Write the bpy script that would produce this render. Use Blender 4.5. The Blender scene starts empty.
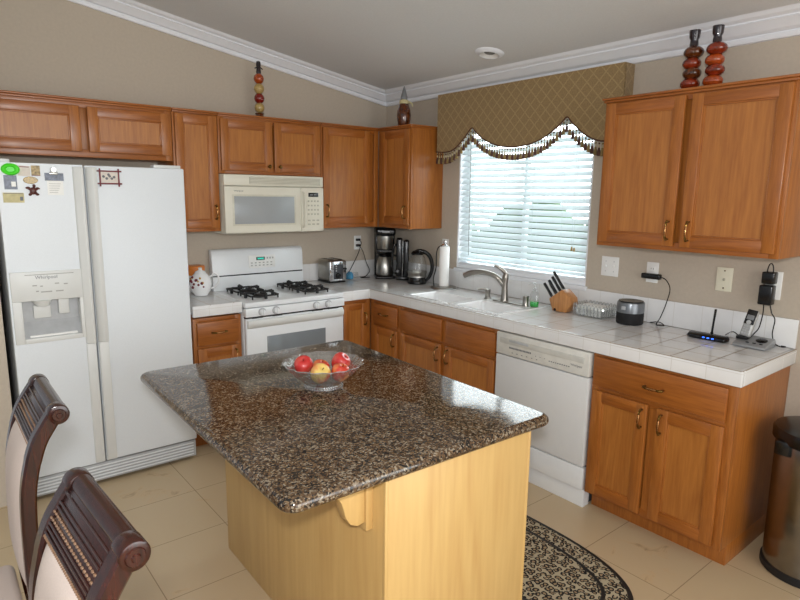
import bpy, bmesh, math, random
from mathutils import Vector, Matrix
random.seed(7)
S = bpy.context.scene
COL = S.collection
PI = math.pi

# ------------------------------------------------------------------ camera
cam_d = bpy.data.cameras.new('camera'); cam = bpy.data.objects.new('camera', cam_d); COL.objects.link(cam)
cam_d.sensor_width = 36; cam_d.lens = 590.48/800*36; cam_d.clip_start = .02
fw = Vector((0.62043792, 0.76447796, -0.17501497)); upv = Vector((0.09964147, 0.14451199, 0.98447339))
rt = fw.cross(upv).normalized()
Mx = Matrix((rt, upv, -fw)).transposed().to_4x4()
Mx.translation = Vector((-3.22528, -4.19262, 1.64427))
cam.matrix_world = Mx
S.camera = cam

# ------------------------------------------------------------------ world, lights, exposure
W = bpy.data.worlds.new('world'); S.world = W; W.use_nodes = True
nt = W.node_tree; nt.nodes.clear()
o = nt.nodes.new('ShaderNodeOutputWorld'); bg = nt.nodes.new('ShaderNodeBackground')
tc = nt.nodes.new('ShaderNodeTexCoord'); sx = nt.nodes.new('ShaderNodeSeparateXYZ')
mr = nt.nodes.new('ShaderNodeMapRange'); mr.inputs[1].default_value = .1; mr.inputs[2].default_value = .9
mx = nt.nodes.new('ShaderNodeMix'); mx.data_type = 'RGBA'
mx.inputs[6].default_value = (.46, .485, .52, 1)      # the dim house behind the camera
mx.inputs[7].default_value = (9.0, 10.0, 10.2, 1)      # bright overcast daylight outside the window
nt.links.new(tc.outputs['Generated'], sx.inputs[0]); nt.links.new(sx.outputs['X'], mr.inputs[0])
nt.links.new(mr.outputs[0], mx.inputs[0]); nt.links.new(mx.outputs[2], bg.inputs[0]); nt.links.new(bg.outputs[0], o.inputs[0])
bg.inputs[1].default_value = 1.0

def area(name, loc, target, sx_, sy_, power, color):
    d = bpy.data.lights.new(name, 'AREA'); d.shape = 'RECTANGLE'; d.size = sx_; d.size_y = sy_; d.energy = power; d.color = color
    ob = bpy.data.objects.new(name, d); COL.objects.link(ob); ob.location = loc
    ob.rotation_euler = (Vector(target)-Vector(loc)).to_track_quat('-Z', 'Y').to_euler()
    return ob
area('patio_door_daylight', (-2.3, -7.2, 1.6), (-1.6, 0, 1.2), 3.0, 2.1, 75, (1, .99, .97))
area('left_area_light', (-6.4, -4.0, 1.7), (0, -2.0, 1.2), 2.4, 1.5, 6, (.95, .98, 1))  # weak cool light from the unseen left side; no window is modelled there
area('camera_flash', (-3.26, -4.24, 1.80), (-1.6, -1.2, 1.2), .12, .08, 34, (1, 1, 1))
S.view_settings.view_transform = 'Standard'; S.view_settings.look = 'None'
S.view_settings.gamma = 1; S.view_settings.use_curve_mapping = False
S.view_settings.exposure = 0.0
S.cycles.max_bounces = 10; S.cycles.transparent_max_bounces = 16

# ------------------------------------------------------------------ materials
def lin(c):
    return tuple((x/255/12.92 if x/255 <= .04045 else ((x/255+.055)/1.055)**2.4) for x in c)+(1,)
def newmat(name):
    m = bpy.data.materials.new(name); m.use_nodes = True
    t = m.node_tree; b = t.nodes['Principled BSDF']
    return m, t, b
def mat(name, rgb, rough=.5, metal=0, var=.06, scale=25, bump=0, coat=0, trans=0, ior=1.5, emis=None, aniso=0):
    m, t, b = newmat(name)
    tc = t.nodes.new('ShaderNodeTexCoord'); n = t.nodes.new('ShaderNodeTexNoise'); n.inputs['Scale'].default_value = scale; n.inputs['Detail'].default_value = 3
    t.links.new(tc.outputs['Object'], n.inputs['Vector'])
    r = t.nodes.new('ShaderNodeValToRGB'); c = lin(rgb)
    r.color_ramp.elements[0].position = .3; r.color_ramp.elements[1].position = .7
    r.color_ramp.elements[0].color = tuple(x*(1-var) for x in c[:3])+(1,); r.color_ramp.elements[1].color = tuple(min(1, x*(1+var)) for x in c[:3])+(1,)
    t.links.new(n.outputs['Fac'], r.inputs[0]); t.links.new(r.outputs[0], b.inputs['Base Color'])
    b.inputs['Roughness'].default_value = rough; b.inputs['Metallic'].default_value = metal
    b.inputs['Coat Weight'].default_value = coat; b.inputs['Transmission Weight'].default_value = trans; b.inputs['IOR'].default_value = ior
    b.inputs['Anisotropic'].default_value = aniso
    if bump:
        bp = t.nodes.new('ShaderNodeBump'); bp.inputs['Strength'].default_value = bump; bp.inputs['Distance'].default_value = .002
        t.links.new(n.outputs['Fac'], bp.inputs['Height']); t.links.new(bp.outputs[0], b.inputs['Normal'])
    if emis:
        b.inputs['Emission Color'].default_value = lin(emis[0]); b.inputs['Emission Strength'].default_value = emis[1]
    return m
def wood(name, light, dark, axis='z', rough=.36, s=1.0, coat=.15):
    m, t, b = newmat(name)
    N = t.nodes.new; L = t.links.new
    tc = N('ShaderNodeTexCoord'); mp = N('ShaderNodeMapping')
    sc = {'z': (1, 1, .07), 'x': (.07, 1, 1), 'y': (1, .07, 1)}[axis]
    mp.inputs['Scale'].default_value = sc; L(tc.outputs['Object'], mp.inputs[0])
    a = N('ShaderNodeTexNoise'); a.inputs['Scale'].default_value = 9*s; a.inputs['Detail'].default_value = 2; a.inputs['Distortion'].default_value = .6
    f = N('ShaderNodeTexNoise'); f.inputs['Scale'].default_value = 160*s; f.inputs['Detail'].default_value = 4
    L(mp.outputs[0], a.inputs['Vector']); L(mp.outputs[0], f.inputs['Vector'])
    # growth rings: fold the low noise into bands
    mu = N('ShaderNodeMath'); mu.operation = 'MULTIPLY'; mu.inputs[1].default_value = 9; L(a.outputs['Fac'], mu.inputs[0])
    pp = N('ShaderNodeMath'); pp.operation = 'PINGPONG'; pp.inputs[1].default_value = .5; L(mu.outputs[0], pp.inputs[0])
    ad = N('ShaderNodeMath'); ad.operation = 'MULTIPLY_ADD'; ad.inputs[1].default_value = .55; L(pp.outputs[0], ad.inputs[0])
    f2 = N('ShaderNodeMath'); f2.operation = 'MULTIPLY'; f2.inputs[1].default_value = .9; L(f.outputs['Fac'], f2.inputs[0]); L(f2.outputs[0], ad.inputs[2])
    r = N('ShaderNodeValToRGB'); r.color_ramp.elements[0].position = .28; r.color_ramp.elements[1].position = .85
    r.color_ramp.elements[0].color = lin(dark); r.color_ramp.elements[1].color = lin(light)
    L(ad.outputs[0], r.inputs[0]); L(r.outputs[0], b.inputs['Base Color'])
    b.inputs['Roughness'].default_value = rough; b.inputs['Coat Weight'].default_value = coat; b.inputs['Coat Roughness'].default_value = .25
    bp = N('ShaderNodeBump'); bp.inputs['Strength'].default_value = .08; bp.inputs['Distance'].default_value = .001
    L(f.outputs['Fac'], bp.inputs['Height']); L(bp.outputs[0], b.inputs['Normal'])
    return m
def tiles(name, ax, size, off, mortar, c1, c2, cm, rough, vein=None, nscale=3, bump=.3, rv=.0):
    """grid tiles on the plane ax (e.g. 'xy'), lines pass through off"""
    m, t, b = newmat(name); N = t.nodes.new; L = t.links.new
    tc = N('ShaderNodeNewGeometry'); sp = N('ShaderNodeSeparateXYZ'); cb = N('ShaderNodeCombineXYZ')
    L(tc.outputs['Position'], sp.inputs[0])
    for i, a in enumerate(ax):
        s = N('ShaderNodeMath'); s.operation = 'SUBTRACT'; s.inputs[1].default_value = off[i]-size*40
        L(sp.outputs[a.upper()], s.inputs[0]); L(s.outputs[0], cb.inputs[i])
    br = N('ShaderNodeTexBrick'); br.offset = 0; br.squash = 1; br.inputs['Scale'].default_value = 1
    br.inputs['Brick Width'].default_value = size; br.inputs['Row Height'].default_value = size
    br.inputs['Mortar Size'].default_value = mortar; br.inputs['Mortar Smooth'].default_value = .3; br.inputs['Bias'].default_value = 0
    br.inputs['Color1'].default_value = (0, 0, 0, 1); br.inputs['Color2'].default_value = (1, 1, 1, 1)
    L(cb.outputs[0], br.inputs['Vector'])
    n = N('ShaderNodeTexNoise'); n.inputs['Scale'].default_value = nscale; n.inputs['Detail'].default_value = 6; n.inputs['Roughness'].default_value = .6; n.inputs['Distortion'].default_value = .8
    L(tc.outputs['Position'], n.inputs['Vector'])
    am = N('ShaderNodeMath'); am.operation = 'MULTIPLY_ADD'; am.inputs[1].default_value = rv; L(br.outputs['Color'], am.inputs[0]); L(n.outputs['Fac'], am.inputs[2])
    r = N('ShaderNodeValToRGB'); r.color_ramp.elements[0].position = .3; r.color_ramp.elements[1].position = .72
    r.color_ramp.elements[0].color = lin(c1); r.color_ramp.elements[1].color = lin(c2)
    if vein:
        e = r.color_ramp.elements.new(.42); e.color = lin(vein); e = r.color_ramp.elements.new(.48); e.color = lin(c2)
    L(am.outputs[0], r.inputs[0])
    mxx = N('ShaderNodeMix'); mxx.data_type = 'RGBA'; L(br.outputs['Fac'], mxx.inputs[0]); L(r.outputs[0], mxx.inputs[6]); mxx.inputs[7].default_value = lin(cm)
    L(mxx.outputs[2], b.inputs['Base Color'])
    rr = N('ShaderNodeMath'); rr.operation = 'MULTIPLY_ADD'; rr.inputs[1].default_value = .5; rr.inputs[2].default_value = rough; L(br.outputs['Fac'], rr.inputs[0]); L(rr.outputs[0], b.inputs['Roughness'])
    bp = N('ShaderNodeBump'); bp.invert = True; bp.inputs['Strength'].default_value = bump; bp.inputs['Distance'].default_value = .002
    L(br.outputs['Fac'], bp.inputs['Height']); L(bp.outputs[0], b.inputs['Normal'])
    return m
M = {}
M['wall'] = mat('wall_paint', (188, 176, 160), .85, var=.03, scale=60, bump=.12)
M['ceil'] = mat('ceiling_paint', (220, 222, 223), .9, var=.02, scale=90, bump=.3)
M['white'] = mat('white_paint', (232, 234, 238), .45, var=.01)
M['oak'] = wood('oak_vertical', (172, 105, 43), (142, 81, 29), 'z')
M['oakh'] = wood('oak_horizontal_x', (165, 97, 37), (136, 75, 26), 'x')
M['oaky'] = wood('oak_horizontal_y', (165, 97, 37), (136, 75, 26), 'y')
M['oakp'] = wood('oak_panel', (180, 116, 52), (154, 92, 38), 'z', s=.7)
M['maple'] = wood('maple_ply', (206, 170, 108), (192, 152, 92), 'z', s=.3, rough=.4)
M['mahog'] = wood('dark_mahogany', (56, 20, 10), (20, 8, 5), 'z', rough=.2, s=2, coat=.0)
M['enamel'] = mat('white_enamel', (226, 229, 231), .28, var=.01, coat=.3)
M['fridge'] = mat('fridge_white', (222, 227, 231), .42, var=.015, scale=200, bump=.05)
M['fridget'] = mat('fridge_trim', (214, 215, 212), .4, var=.01)
M['cream'] = mat('cream_plastic', (220, 216, 200), .35, var=.01)
M['creamd'] = mat('cream_plastic_dark', (176, 172, 154), .5, var=.02)
M['mwglass'] = mat('oven_window_grey', (158, 162, 164), .18, var=.03, scale=300)
M['ovglass'] = mat('oven_window_dark', (120, 126, 130), .12, var=.03, scale=300)
M['black'] = mat('black_plastic', (11, 11, 12), .25, var=.1)
M['iron'] = mat('cast_iron', (20, 20, 21), .55, var=.15, bump=.2)
M['rubber'] = mat('black_rubber', (24, 23, 24), .6)
M['steel'] = mat('brushed_steel', (168, 166, 160), .3, 1, aniso=.6)
M['nickel'] = mat('brushed_nickel', (150, 145, 138), .28, 1)
M['chrome'] = mat('chrome', (215, 215, 218), .08, 1, var=.01)
M['brass'] = mat('antique_brass', (118, 90, 46), .3, 1, var=.3, scale=90)
M['brassl'] = mat('brass_grip', (176, 128, 82), .25, 1, var=.1)
M['grey'] = mat('grey_plastic', (120, 122, 124), .4)
M['lgrey'] = mat('light_grey_plastic', (176, 178, 180), .35)
M['dgrey'] = mat('dark_grey', (60, 62, 66), .5)
M['plate'] = mat('switch_plate_white', (235, 235, 232), .35, var=.01)
M['almond'] = mat('switch_plate_almond', (226, 222, 200), .4, var=.01)
M['screen'] = mat('black_display', (12, 16, 18), .1)
M['teal'] = mat('display_digits', (40, 170, 150), .4, emis=((60, 200, 170), .6))
M['led'] = mat('blue_led', (40, 90, 255), .4, emis=((50, 110, 255), 2.5))
M['cloth'] = mat('cream_upholstery', (200, 184, 174), .85, var=.05, scale=400, bump=.2)
M['paper'] = mat('paper', (240, 240, 236), .9, var=.02, scale=60, bump=.1)
M['towel'] = mat('paper_towel', (244, 243, 240), .95, var=.02, scale=150, bump=.3)
M['porc'] = mat('white_porcelain', (236, 236, 236), .1, var=.01, coat=.5)
M['green'] = mat('green_soap', (20, 170, 60), .15)
M['greenp'] = mat('green_plastic', (70, 215, 30), .35)
M['block'] = wood('knife_block_wood', (196, 140, 84), (160, 104, 56), 'z', s=2)
M['orange'] = mat('orange_lid', (222, 130, 52), .4)
M['bluep'] = mat('blue_packet', (80, 150, 190), .25, var=.4, scale=60)
M['tan'] = mat('tan_cord', (150, 128, 92), .9)
M['mark'] = mat('print_ink', (110, 112, 116), .6)
M['markl'] = mat('print_ink_light', (165, 165, 160), .6)
M['red'] = mat('glazed_red', (120, 22, 12), .12, var=.3, scale=60, coat=.6)
M['orangeg'] = mat('glazed_orange', (160, 66, 20), .12, var=.35, scale=60, coat=.6)
M['amber'] = mat('glazed_amber_brown', (84, 40, 12), .1, var=.6, scale=50, coat=.6)
M['rust'] = mat('glazed_rust', (122, 38, 12), .1, var=.5, scale=50, coat=.6)
M['speck'] = mat('speckled_beige_glaze', (176, 150, 92), .3, var=.5, scale=220, coat=.3)
M['plum'] = mat('dark_plum_glaze', (34, 22, 28), .2, var=.2, coat=.4)
M['brassp'] = mat('gilt_paint', (190, 150, 70), .4)
M['maroon'] = mat('maroon_frame', (110, 30, 38), .4)

def clear(name, rgb=(1, 1, 1), fres=1.45, rough=.0, white_mix=0):
    """thin clear pane: transparent with mirror reflections"""
    m, t, b = newmat(name); N = t.nodes.new; L = t.links.new
    t.nodes.remove(b); out = t.nodes['Material Output']
    tr = N('ShaderNodeBsdfTransparent'); gl = N('ShaderNodeBsdfGlossy'); gl.inputs['Roughness'].default_value = rough
    tr.inputs[0].default_value = rgb+(1,)
    lw = N('ShaderNodeLayerWeight'); lw.inputs[0].default_value = .5; mi = N('ShaderNodeMixShader')
    pw = N('ShaderNodeMath'); pw.operation = 'POWER'; pw.inputs[1].default_value = 4; L(lw.outputs['Facing'], pw.inputs[0])
    fr = N('ShaderNodeMath'); fr.operation = 'MULTIPLY_ADD'; fr.inputs[1].default_value = .5; fr.inputs[2].default_value = (fres-1)**2/(fres+1)**2; L(pw.outputs[0], fr.inputs[0])
    L(fr.outputs[0], mi.inputs[0]); L(tr.outputs[0], mi.inputs[1]); L(gl.outputs[0], mi.inputs[2])
    if white_mix:
        df = N('ShaderNodeBsdfTranslucent'); d2 = N('ShaderNodeBsdfDiffuse'); m3 = N('ShaderNodeMixShader'); m4 = N('ShaderNodeMixShader'); m4.inputs[0].default_value = white_mix
        L(df.outputs[0], m3.inputs[1]); L(d2.outputs[0], m3.inputs[2]); L(mi.outputs[0], m4.inputs[1]); L(m3.outputs[0], m4.inputs[2]); L(m4.outputs[0], out.inputs[0])
    else: L(mi.outputs[0], out.inputs[0])
    return m
M['pane'] = clear('window_glass')
M['glass'] = clear('clear_glass', (.97, .98, .98), 1.9, .02, white_mix=.03)
M['cut'] = clear('pressed_glass', (.97, .98, .98), 3.0, .05, white_mix=.04)
def blindmat():
    m, t, b = newmat('blind_slat'); N = t.nodes.new; L = t.links.new; out = t.nodes['Material Output']
    b.inputs['Base Color'].default_value = lin((240, 242, 242)); b.inputs['Roughness'].default_value = .5
    tl = N('ShaderNodeBsdfTranslucent'); tl.inputs[0].default_value = lin((235, 243, 246)); mi = N('ShaderNodeMixShader'); mi.inputs[0].default_value = .5
    L(b.outputs[0], mi.inputs[1]); L(tl.outputs[0], mi.inputs[2]); L(mi.outputs[0], out.inputs[0]); return m
M['slat'] = blindmat()
def granite():
    m, t, b = newmat('speckled_granite'); N = t.nodes.new; L = t.links.new
    tc = N('ShaderNodeTexCoord')
    v = N('ShaderNodeTexVoronoi'); v.inputs['Scale'].default_value = 175; L(tc.outputs['Object'], v.inputs['Vector'])
    bw = N('ShaderNodeSeparateColor'); L(v.outputs['Color'], bw.inputs[0])
    n = N('ShaderNodeTexNoise'); n.inputs['Scale'].default_value = 45; n.inputs['Detail'].default_value = 3; L(tc.outputs['Object'], n.inputs['Vector'])
    ad = N('ShaderNodeMath'); ad.operation = 'MULTIPLY_ADD'; ad.inputs[1].default_value = .55
    L(bw.outputs[0], ad.inputs[0])
    mu = N('ShaderNodeMath'); mu.operation = 'MULTIPLY'; mu.inputs[1].default_value = .5; L(n.outputs['Fac'], mu.inputs[0]); L(mu.outputs[0], ad.inputs[2])
    r = N('ShaderNodeValToRGB'); r.color_ramp.interpolation = 'CONSTANT'
    el = r.color_ramp.elements; el[0].position = 0; el[0].color = lin((26, 22, 20)); el[1].position = .36; el[1].color = lin((66, 49, 35))
    for p_, c_ in ((.44, (88, 67, 47)), (.57, (108, 87, 64)), (.65, (58, 44, 33)), (.71, (132, 119, 102))):
        e = el.new(p_); e.color = lin(c_)
    L(ad.outputs[0], r.inputs[0]); L(r.outputs[0], b.inputs['Base Color'])
    b.inputs['Roughness'].default_value = .10; b.inputs['IOR'].default_value = 1.55
    return m
M['granite'] = granite()
def leopard():
    m, t, b = newmat('leopard_print'); N = t.nodes.new; L = t.links.new
    tc = N('ShaderNodeTexCoord'); nz = N('ShaderNodeTexNoise'); nz.inputs['Scale'].default_value = 40; L(tc.outputs['Object'], nz.inputs['Vector'])
    mxv = N('ShaderNodeMix'); mxv.data_type = 'RGBA'; mxv.blend_type = 'LINEAR_LIGHT'; mxv.inputs[0].default_value = .012
    L(tc.outputs['Object'], mxv.inputs[6]); L(nz.outputs['Color'], mxv.inputs[7])
    v = N('ShaderNodeTexVoronoi'); v.voronoi_dimensions = '2D'; v.inputs['Scale'].default_value = 36; v.inputs['Randomness'].default_value = .6; L(mxv.outputs[2], v.inputs['Vector'])
    r = N('ShaderNodeValToRGB'); el = r.color_ramp.elements; r.color_ramp.interpolation = 'CONSTANT'
    el[0].position = 0; el[0].color = lin((150, 128, 98)); el[1].position = .22; el[1].color = lin((14, 12, 12)); e = el.new(.46); e.color = lin((172, 160, 134))
    n2 = N('ShaderNodeTexNoise'); n2.inputs['Scale'].default_value = 38; L(tc.outputs['Object'], n2.inputs['Vector'])
    gt = N('ShaderNodeMath'); gt.operation = 'GREATER_THAN'; gt.inputs[1].default_value = .64; L(n2.outputs['Fac'], gt.inputs[0])
    L(v.outputs['Distance'], r.inputs[0])
    mm = N('ShaderNodeMix'); mm.data_type = 'RGBA'; L(gt.outputs[0], mm.inputs[0]); L(r.outputs[0], mm.inputs[6]); mm.inputs[7].default_value = lin((172, 160, 134))
    L(mm.outputs[2], b.inputs['Base Color']); b.inputs['Roughness'].default_value = .95; return m
M['leopard'] = leopard()
def brocade():
    m, t, b = newmat('gold_trellis_fabric'); N = t.nodes.new; L = t.links.new
    tc = N('ShaderNodeTexCoord'); sp = N('ShaderNodeSeparateXYZ'); L(tc.outputs['Object'], sp.inputs[0])
    h = N('ShaderNodeMath'); h.operation = 'ADD'; L(sp.outputs['X'], h.inputs[0]); L(sp.outputs['Y'], h.inputs[1])
    ds = []
    for s in (1, -1):
        a = N('ShaderNodeMath'); a.operation = 'MULTIPLY'; a.inputs[1].default_value = 1/.082; L(h.outputs[0], a.inputs[0])
        c = N('ShaderNodeMath'); c.operation = 'MULTIPLY_ADD'; c.inputs[1].default_value = s/.085; L(sp.outputs['Z'], c.inputs[0]); L(a.outputs[0], c.inputs[2])
        p = N('ShaderNodeMath'); p.operation = 'PINGPONG'; p.inputs[1].default_value = .5; L(c.outputs[0], p.inputs[0]); ds.append(p)
    mn = N('ShaderNodeMath'); mn.operation = 'MINIMUM'; L(ds[0].outputs[0], mn.inputs[0]); L(ds[1].outputs[0], mn.inputs[1])
    r = N('ShaderNodeValToRGB'); el = r.color_ramp.elements; el[0].position = .035; el[0].color = lin((164, 138, 94)); el[1].position = .09; el[1].color = lin((146, 120, 78))
    L(mn.outputs[0], r.inputs[0])
    n = N('ShaderNodeTexNoise'); n.inputs['Scale'].default_value = 120; n.inputs['Detail'].default_value = 4; L(tc.outputs['Object'], n.inputs['Vector'])
    mu = N('ShaderNodeMix'); mu.data_type = 'RGBA'; mu.blend_type = 'MULTIPLY'; mu.inputs[0].default_value = .5; L(r.outputs[0], mu.inputs[6])
    r2 = N('ShaderNodeValToRGB'); r2.color_ramp.elements[0].position = .35; r2.color_ramp.elements[0].color = (.6, .6, .6, 1); r2.color_ramp.elements[1].position = .6; L(n.outputs['Fac'], r2.inputs[0]); L(r2.outputs[0], mu.inputs[7])
    L(mu.outputs[2], b.inputs['Base Color']); b.inputs['Roughness'].default_value = .75; b.inputs['Sheen Weight'].default_value = .3
    return m
M['brocade'] = brocade()
def applemat(name, c1, c2, pos):
    m, t, b = newmat(name); N = t.nodes.new; L = t.links.new
    tc = N('ShaderNodeTexCoord'); n = N('ShaderNodeTexNoise'); n.inputs['Scale'].default_value = 14; n.inputs['Detail'].default_value = 3; L(tc.outputs['Object'], n.inputs['Vector'])
    r = N('ShaderNodeValToRGB'); el = r.color_ramp.elements; el[0].position = pos-.08; el[0].color = lin(c1); el[1].position = pos+.1; el[1].color = lin(c2)
    L(n.outputs['Fac'], r.inputs[0]); L(r.outputs[0], b.inputs['Base Color']); b.inputs['Roughness'].default_value = .25; b.inputs['Coat Weight'].default_value = .5
    return m
M['applered'] = applemat('apple_red', (190, 44, 42), (208, 96, 78), .55)
M['appleyel'] = applemat('apple_yellow', (232, 200, 110), (214, 84, 50), .52)
M['applemix'] = applemat('apple_mixed', (206, 60, 40), (232, 160, 90), .55)
M['floor'] = tiles('travertine_floor', 'xy', .418, (-.50, -2.35), .0022, (150, 128, 98), (192, 170, 137), (146, 126, 98), .32, vein=(194, 168, 132), nscale=7, rv=.14)
TC = dict(c1=(220, 220, 220), c2=(232, 232, 231), rough=.10)
M['tile_top'] = tiles('ceramic_tile_top', 'xy', .154, (-.627, -3.255), .0034, cm=(150, 138, 122), **TC)
M['tile_x'] = tiles('ceramic_tile_facing_x', 'yz', .154, (-3.265, .929), .0018, cm=(206, 204, 200), **TC)
M['tile_y'] = tiles('ceramic_tile_facing_y', 'xz', .154, (-.637, .929), .0018, cm=(206, 204, 200), **TC)

# ------------------------------------------------------------------ mesh helpers
def merge(dst, src):
    vm = {}
    for v in src.verts: vm[v] = dst.verts.new(v.co)
    for f in src.faces:
        try:
            g = dst.faces.new([vm[v] for v in f.verts]); g.material_index = f.material_index
        except ValueError: pass
    src.free()
def B(): return bmesh.new()
def setmi(b, mi):
    for f in b.faces: f.material_index = mi
def box(b, x0, x1, y0, y1, z0, z1, bev=0, mi=0, seg=2, rot=None, c=None):
    t = bmesh.new(); bmesh.ops.create_cube(t, size=1)
    for v in t.verts:
        v.co = Vector(((x0+x1)/2+v.co.x*(x1-x0), (y0+y1)/2+v.co.y*(y1-y0), (z0+z1)/2+v.co.z*(z1-z0)))
    if bev:
        bmesh.ops.bevel(t, geom=list(t.edges), offset=min(bev, .49*min(abs(x1-x0), abs(y1-y0), abs(z1-z0))), segments=seg, profile=.5, affect='EDGES')
    if rot is not None:
        c = Vector(c) if c else Vector(((x0+x1)/2, (y0+y1)/2, (z0+z1)/2))
        bmesh.ops.rotate(t, cent=c, matrix=rot, verts=t.verts)
    setmi(t, mi); merge(b, t); return b
def prism(b, pts, axis, a0, a1, bev=0, mi=0, seg=2):
    t = bmesh.new()
    def mk(p, a):
        return {'x': (a, p[0], p[1]), 'y': (p[0], a, p[1]), 'z': (p[0], p[1], a)}[axis]
    A = [t.verts.new(mk(p, a0)) for p in pts]; C = [t.verts.new(mk(p, a1)) for p in pts]
    n = len(pts); t.faces.new(A[::-1]); t.faces.new(C)
    for i in range(n): t.faces.new((A[i], A[(i+1) % n], C[(i+1) % n], C[i]))
    bmesh.ops.recalc_face_normals(t, faces=t.faces)
    if bev:
        es = [e for e in t.edges if e.calc_face_angle(0) > .6]
        bmesh.ops.bevel(t, geom=es, offset=bev, segments=seg, profile=.5, affect='EDGES')
    setmi(t, mi); merge(b, t); return b
def lathe(b, prof, c=(0, 0, 0), n=32, mi=0, sx=1, sy=1, mod=None):
    t = bmesh.new(); rings = []
    for (r, z) in prof:
        if r <= 1e-6: rings.append([t.verts.new((c[0], c[1], c[2]+z))])
        else:
            rg = []
            for i in range(n):
                a = 2*PI*i/n; rr = r*(mod(a, z) if mod else 1)
                rg.append(t.verts.new((c[0]+rr*sx*math.cos(a), c[1]+rr*sy*math.sin(a), c[2]+z)))
            rings.append(rg)
    for k in range(len(rings)-1):
        A, C = rings[k], rings[k+1]
        for i in range(n):
            j = (i+1) % n
            if len(A) == 1 and len(C) == 1: continue
            if len(A) == 1: t.faces.new((A[0], C[j], C[i]))
            elif len(C) == 1: t.faces.new((A[i], A[j], C[0]))
            else: t.faces.new((A[i], A[j], C[j], C[i]))
    bmesh.ops.recalc_face_normals(t, faces=t.faces)
    setmi(t, mi); merge(b, t); return b
def ball(b, c, r, mi=0, n=20, m=12):
    if not isinstance(r, tuple): r = (r, r, r)
    prof = [(math.sin(PI*i/m), -math.cos(PI*i/m)*r[2]) for i in range(m+1)]
    return lathe(b, prof, c, n, mi, r[0], r[1])
def smoothpath(pts, k=6):
    P = [Vector(p) for p in pts]
    if len(P) < 3: return P
    out = []
    for i in range(len(P)-1):
        p0 = P[max(i-1, 0)]; p1 = P[i]; p2 = P[i+1]; p3 = P[min(i+2, len(P)-1)]
        for j in range(k):
            t = j/k
            out.append(.5*((2*p1)+(-p0+p2)*t+(2*p0-5*p1+4*p2-p3)*t*t+(-p0+3*p1-3*p2+p3)*t**3))
    out.append(P[-1]); return out
def tube(b, pts, r, n=8, mi=0, k=6, smooth=True):
    P = smoothpath(pts, k) if smooth else [Vector(p) for p in pts]
    t = bmesh.new(); N = len(P)
    if not isinstance(r, (list, tuple)): r = [r, r]
    def rad(i):
        u = i/(N-1)*(len(r)-1); a = int(min(u, len(r)-2)); return r[a]+(r[a+1]-r[a])*(u-a)
    d = (P[1]-P[0]).normalized(); up = Vector((0, 0, 1)) if abs(d.z) < .9 else Vector((1, 0, 0))
    nrm = (up-d*up.dot(d)).normalized(); rings = []
    for i in range(N):
        if i < N-1: d2 = (P[i+1]-P[i])
        else: d2 = (P[i]-P[i-1])
        if i > 0 and i < N-1: d2 = (P[i+1]-P[i-1])
        if d2.length < 1e-9: d2 = d
        d2 = d2.normalized(); nrm = (nrm-d2*nrm.dot(d2)).normalized(); bi = d2.cross(nrm)
        rings.append([t.verts.new(P[i]+(nrm*math.cos(2*PI*q/n)+bi*math.sin(2*PI*q/n))*rad(i)) for q in range(n)])
    for i in range(N-1):
        for q in range(n): t.faces.new((rings[i][q], rings[i][(q+1) % n], rings[i+1][(q+1) % n], rings[i+1][q]))
    t.faces.new(rings[0][::-1]); t.faces.new(rings[-1])
    bmesh.ops.recalc_face_normals(t, faces=t.faces)
    setmi(t, mi); merge(b, t); return b
def cyl(b, p0, p1, r0, r1=None, n=24, mi=0, bev=0):
    if r1 is None: r1 = r0
    p0 = Vector(p0); p1 = Vector(p1); d = p1-p0; h = d.length; q = d.to_track_quat('Z', 'Y').to_matrix()
    t = bmesh.new()
    if bev: prof = [(0, 0), (r0-bev, 0), (r0-bev*.3, bev*.3), (r0, bev), (r1, h-bev), (r1-bev*.3, h-bev*.3), (r1-bev, h), (0, h)]
    else: prof = [(0, 0), (r0, 0), (r1, h), (0, h)]
    lathe(t, prof, (0, 0, 0), n, mi)
    for v in t.verts: v.co = q @ v.co + p0
    merge(b, t); return b
def obj(name, b, m, parent=None, origin=None):
    """parts are authored in world coordinates; their mesh is shifted to the thing's base"""
    if not isinstance(m, (list, tuple)): m = [m]
    off = Vector(parent['o_']) if parent is not None else Vector(origin if origin else (0, 0, 0))
    me = bpy.data.meshes.new(name)
    for v in b.verts: v.co = v.co-off
    b.to_mesh(me); b.free()
    for x in m: me.materials.append(M[x] if isinstance(x, str) else x)
    me.polygons.foreach_set('use_smooth', [True]*len(me.polygons)); me.set_sharp_from_angle(angle=math.radians(38))
    ob = bpy.data.objects.new(name, me); COL.objects.link(ob)
    if parent is not None:
        ob.parent = parent; ob['o_'] = tuple(parent['o_'])
    else:
        ob.location = off; ob['o_'] = tuple(off)
    return ob
def tag(ob, label, cat, group=None):
    ob['label'] = label; ob['category'] = cat
    if group: ob['group'] = group
    return ob
def thing(name, label, cat, loc, group=None):
    ob = bpy.data.objects.new(name, None); COL.objects.link(ob); ob.empty_display_size = .05
    ob.location = loc; ob['o_'] = tuple(loc); return tag(ob, label, cat, group)
def one(name, b, m, label, cat, loc, group=None):
    return tag(obj(name, b, m, None, loc), label, cat, group)
def struct(name, b, m, origin=None):
    ob = obj(name, b, m, None, origin); ob['kind'] = 'structure'; return ob
def text(body, size, mtx, m, parent, name='lettering', ext=.0003):
    cu = bpy.data.curves.new(name, 'FONT'); cu.body = body; cu.size = size; cu.extrude = ext; cu.align_x = 'CENTER'; cu.align_y = 'CENTER'
    tmp = bpy.data.objects.new('t', cu); COL.objects.link(tmp)
    dg = bpy.context.evaluated_depsgraph_get(); me = bpy.data.meshes.new_from_object(tmp.evaluated_get(dg))
    bpy.data.objects.remove(tmp); b = bmesh.new(); b.from_mesh(me); bpy.data.meshes.remove(me)
    for v in b.verts: v.co = mtx @ v.co
    return obj(name, b, m, parent)
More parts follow.
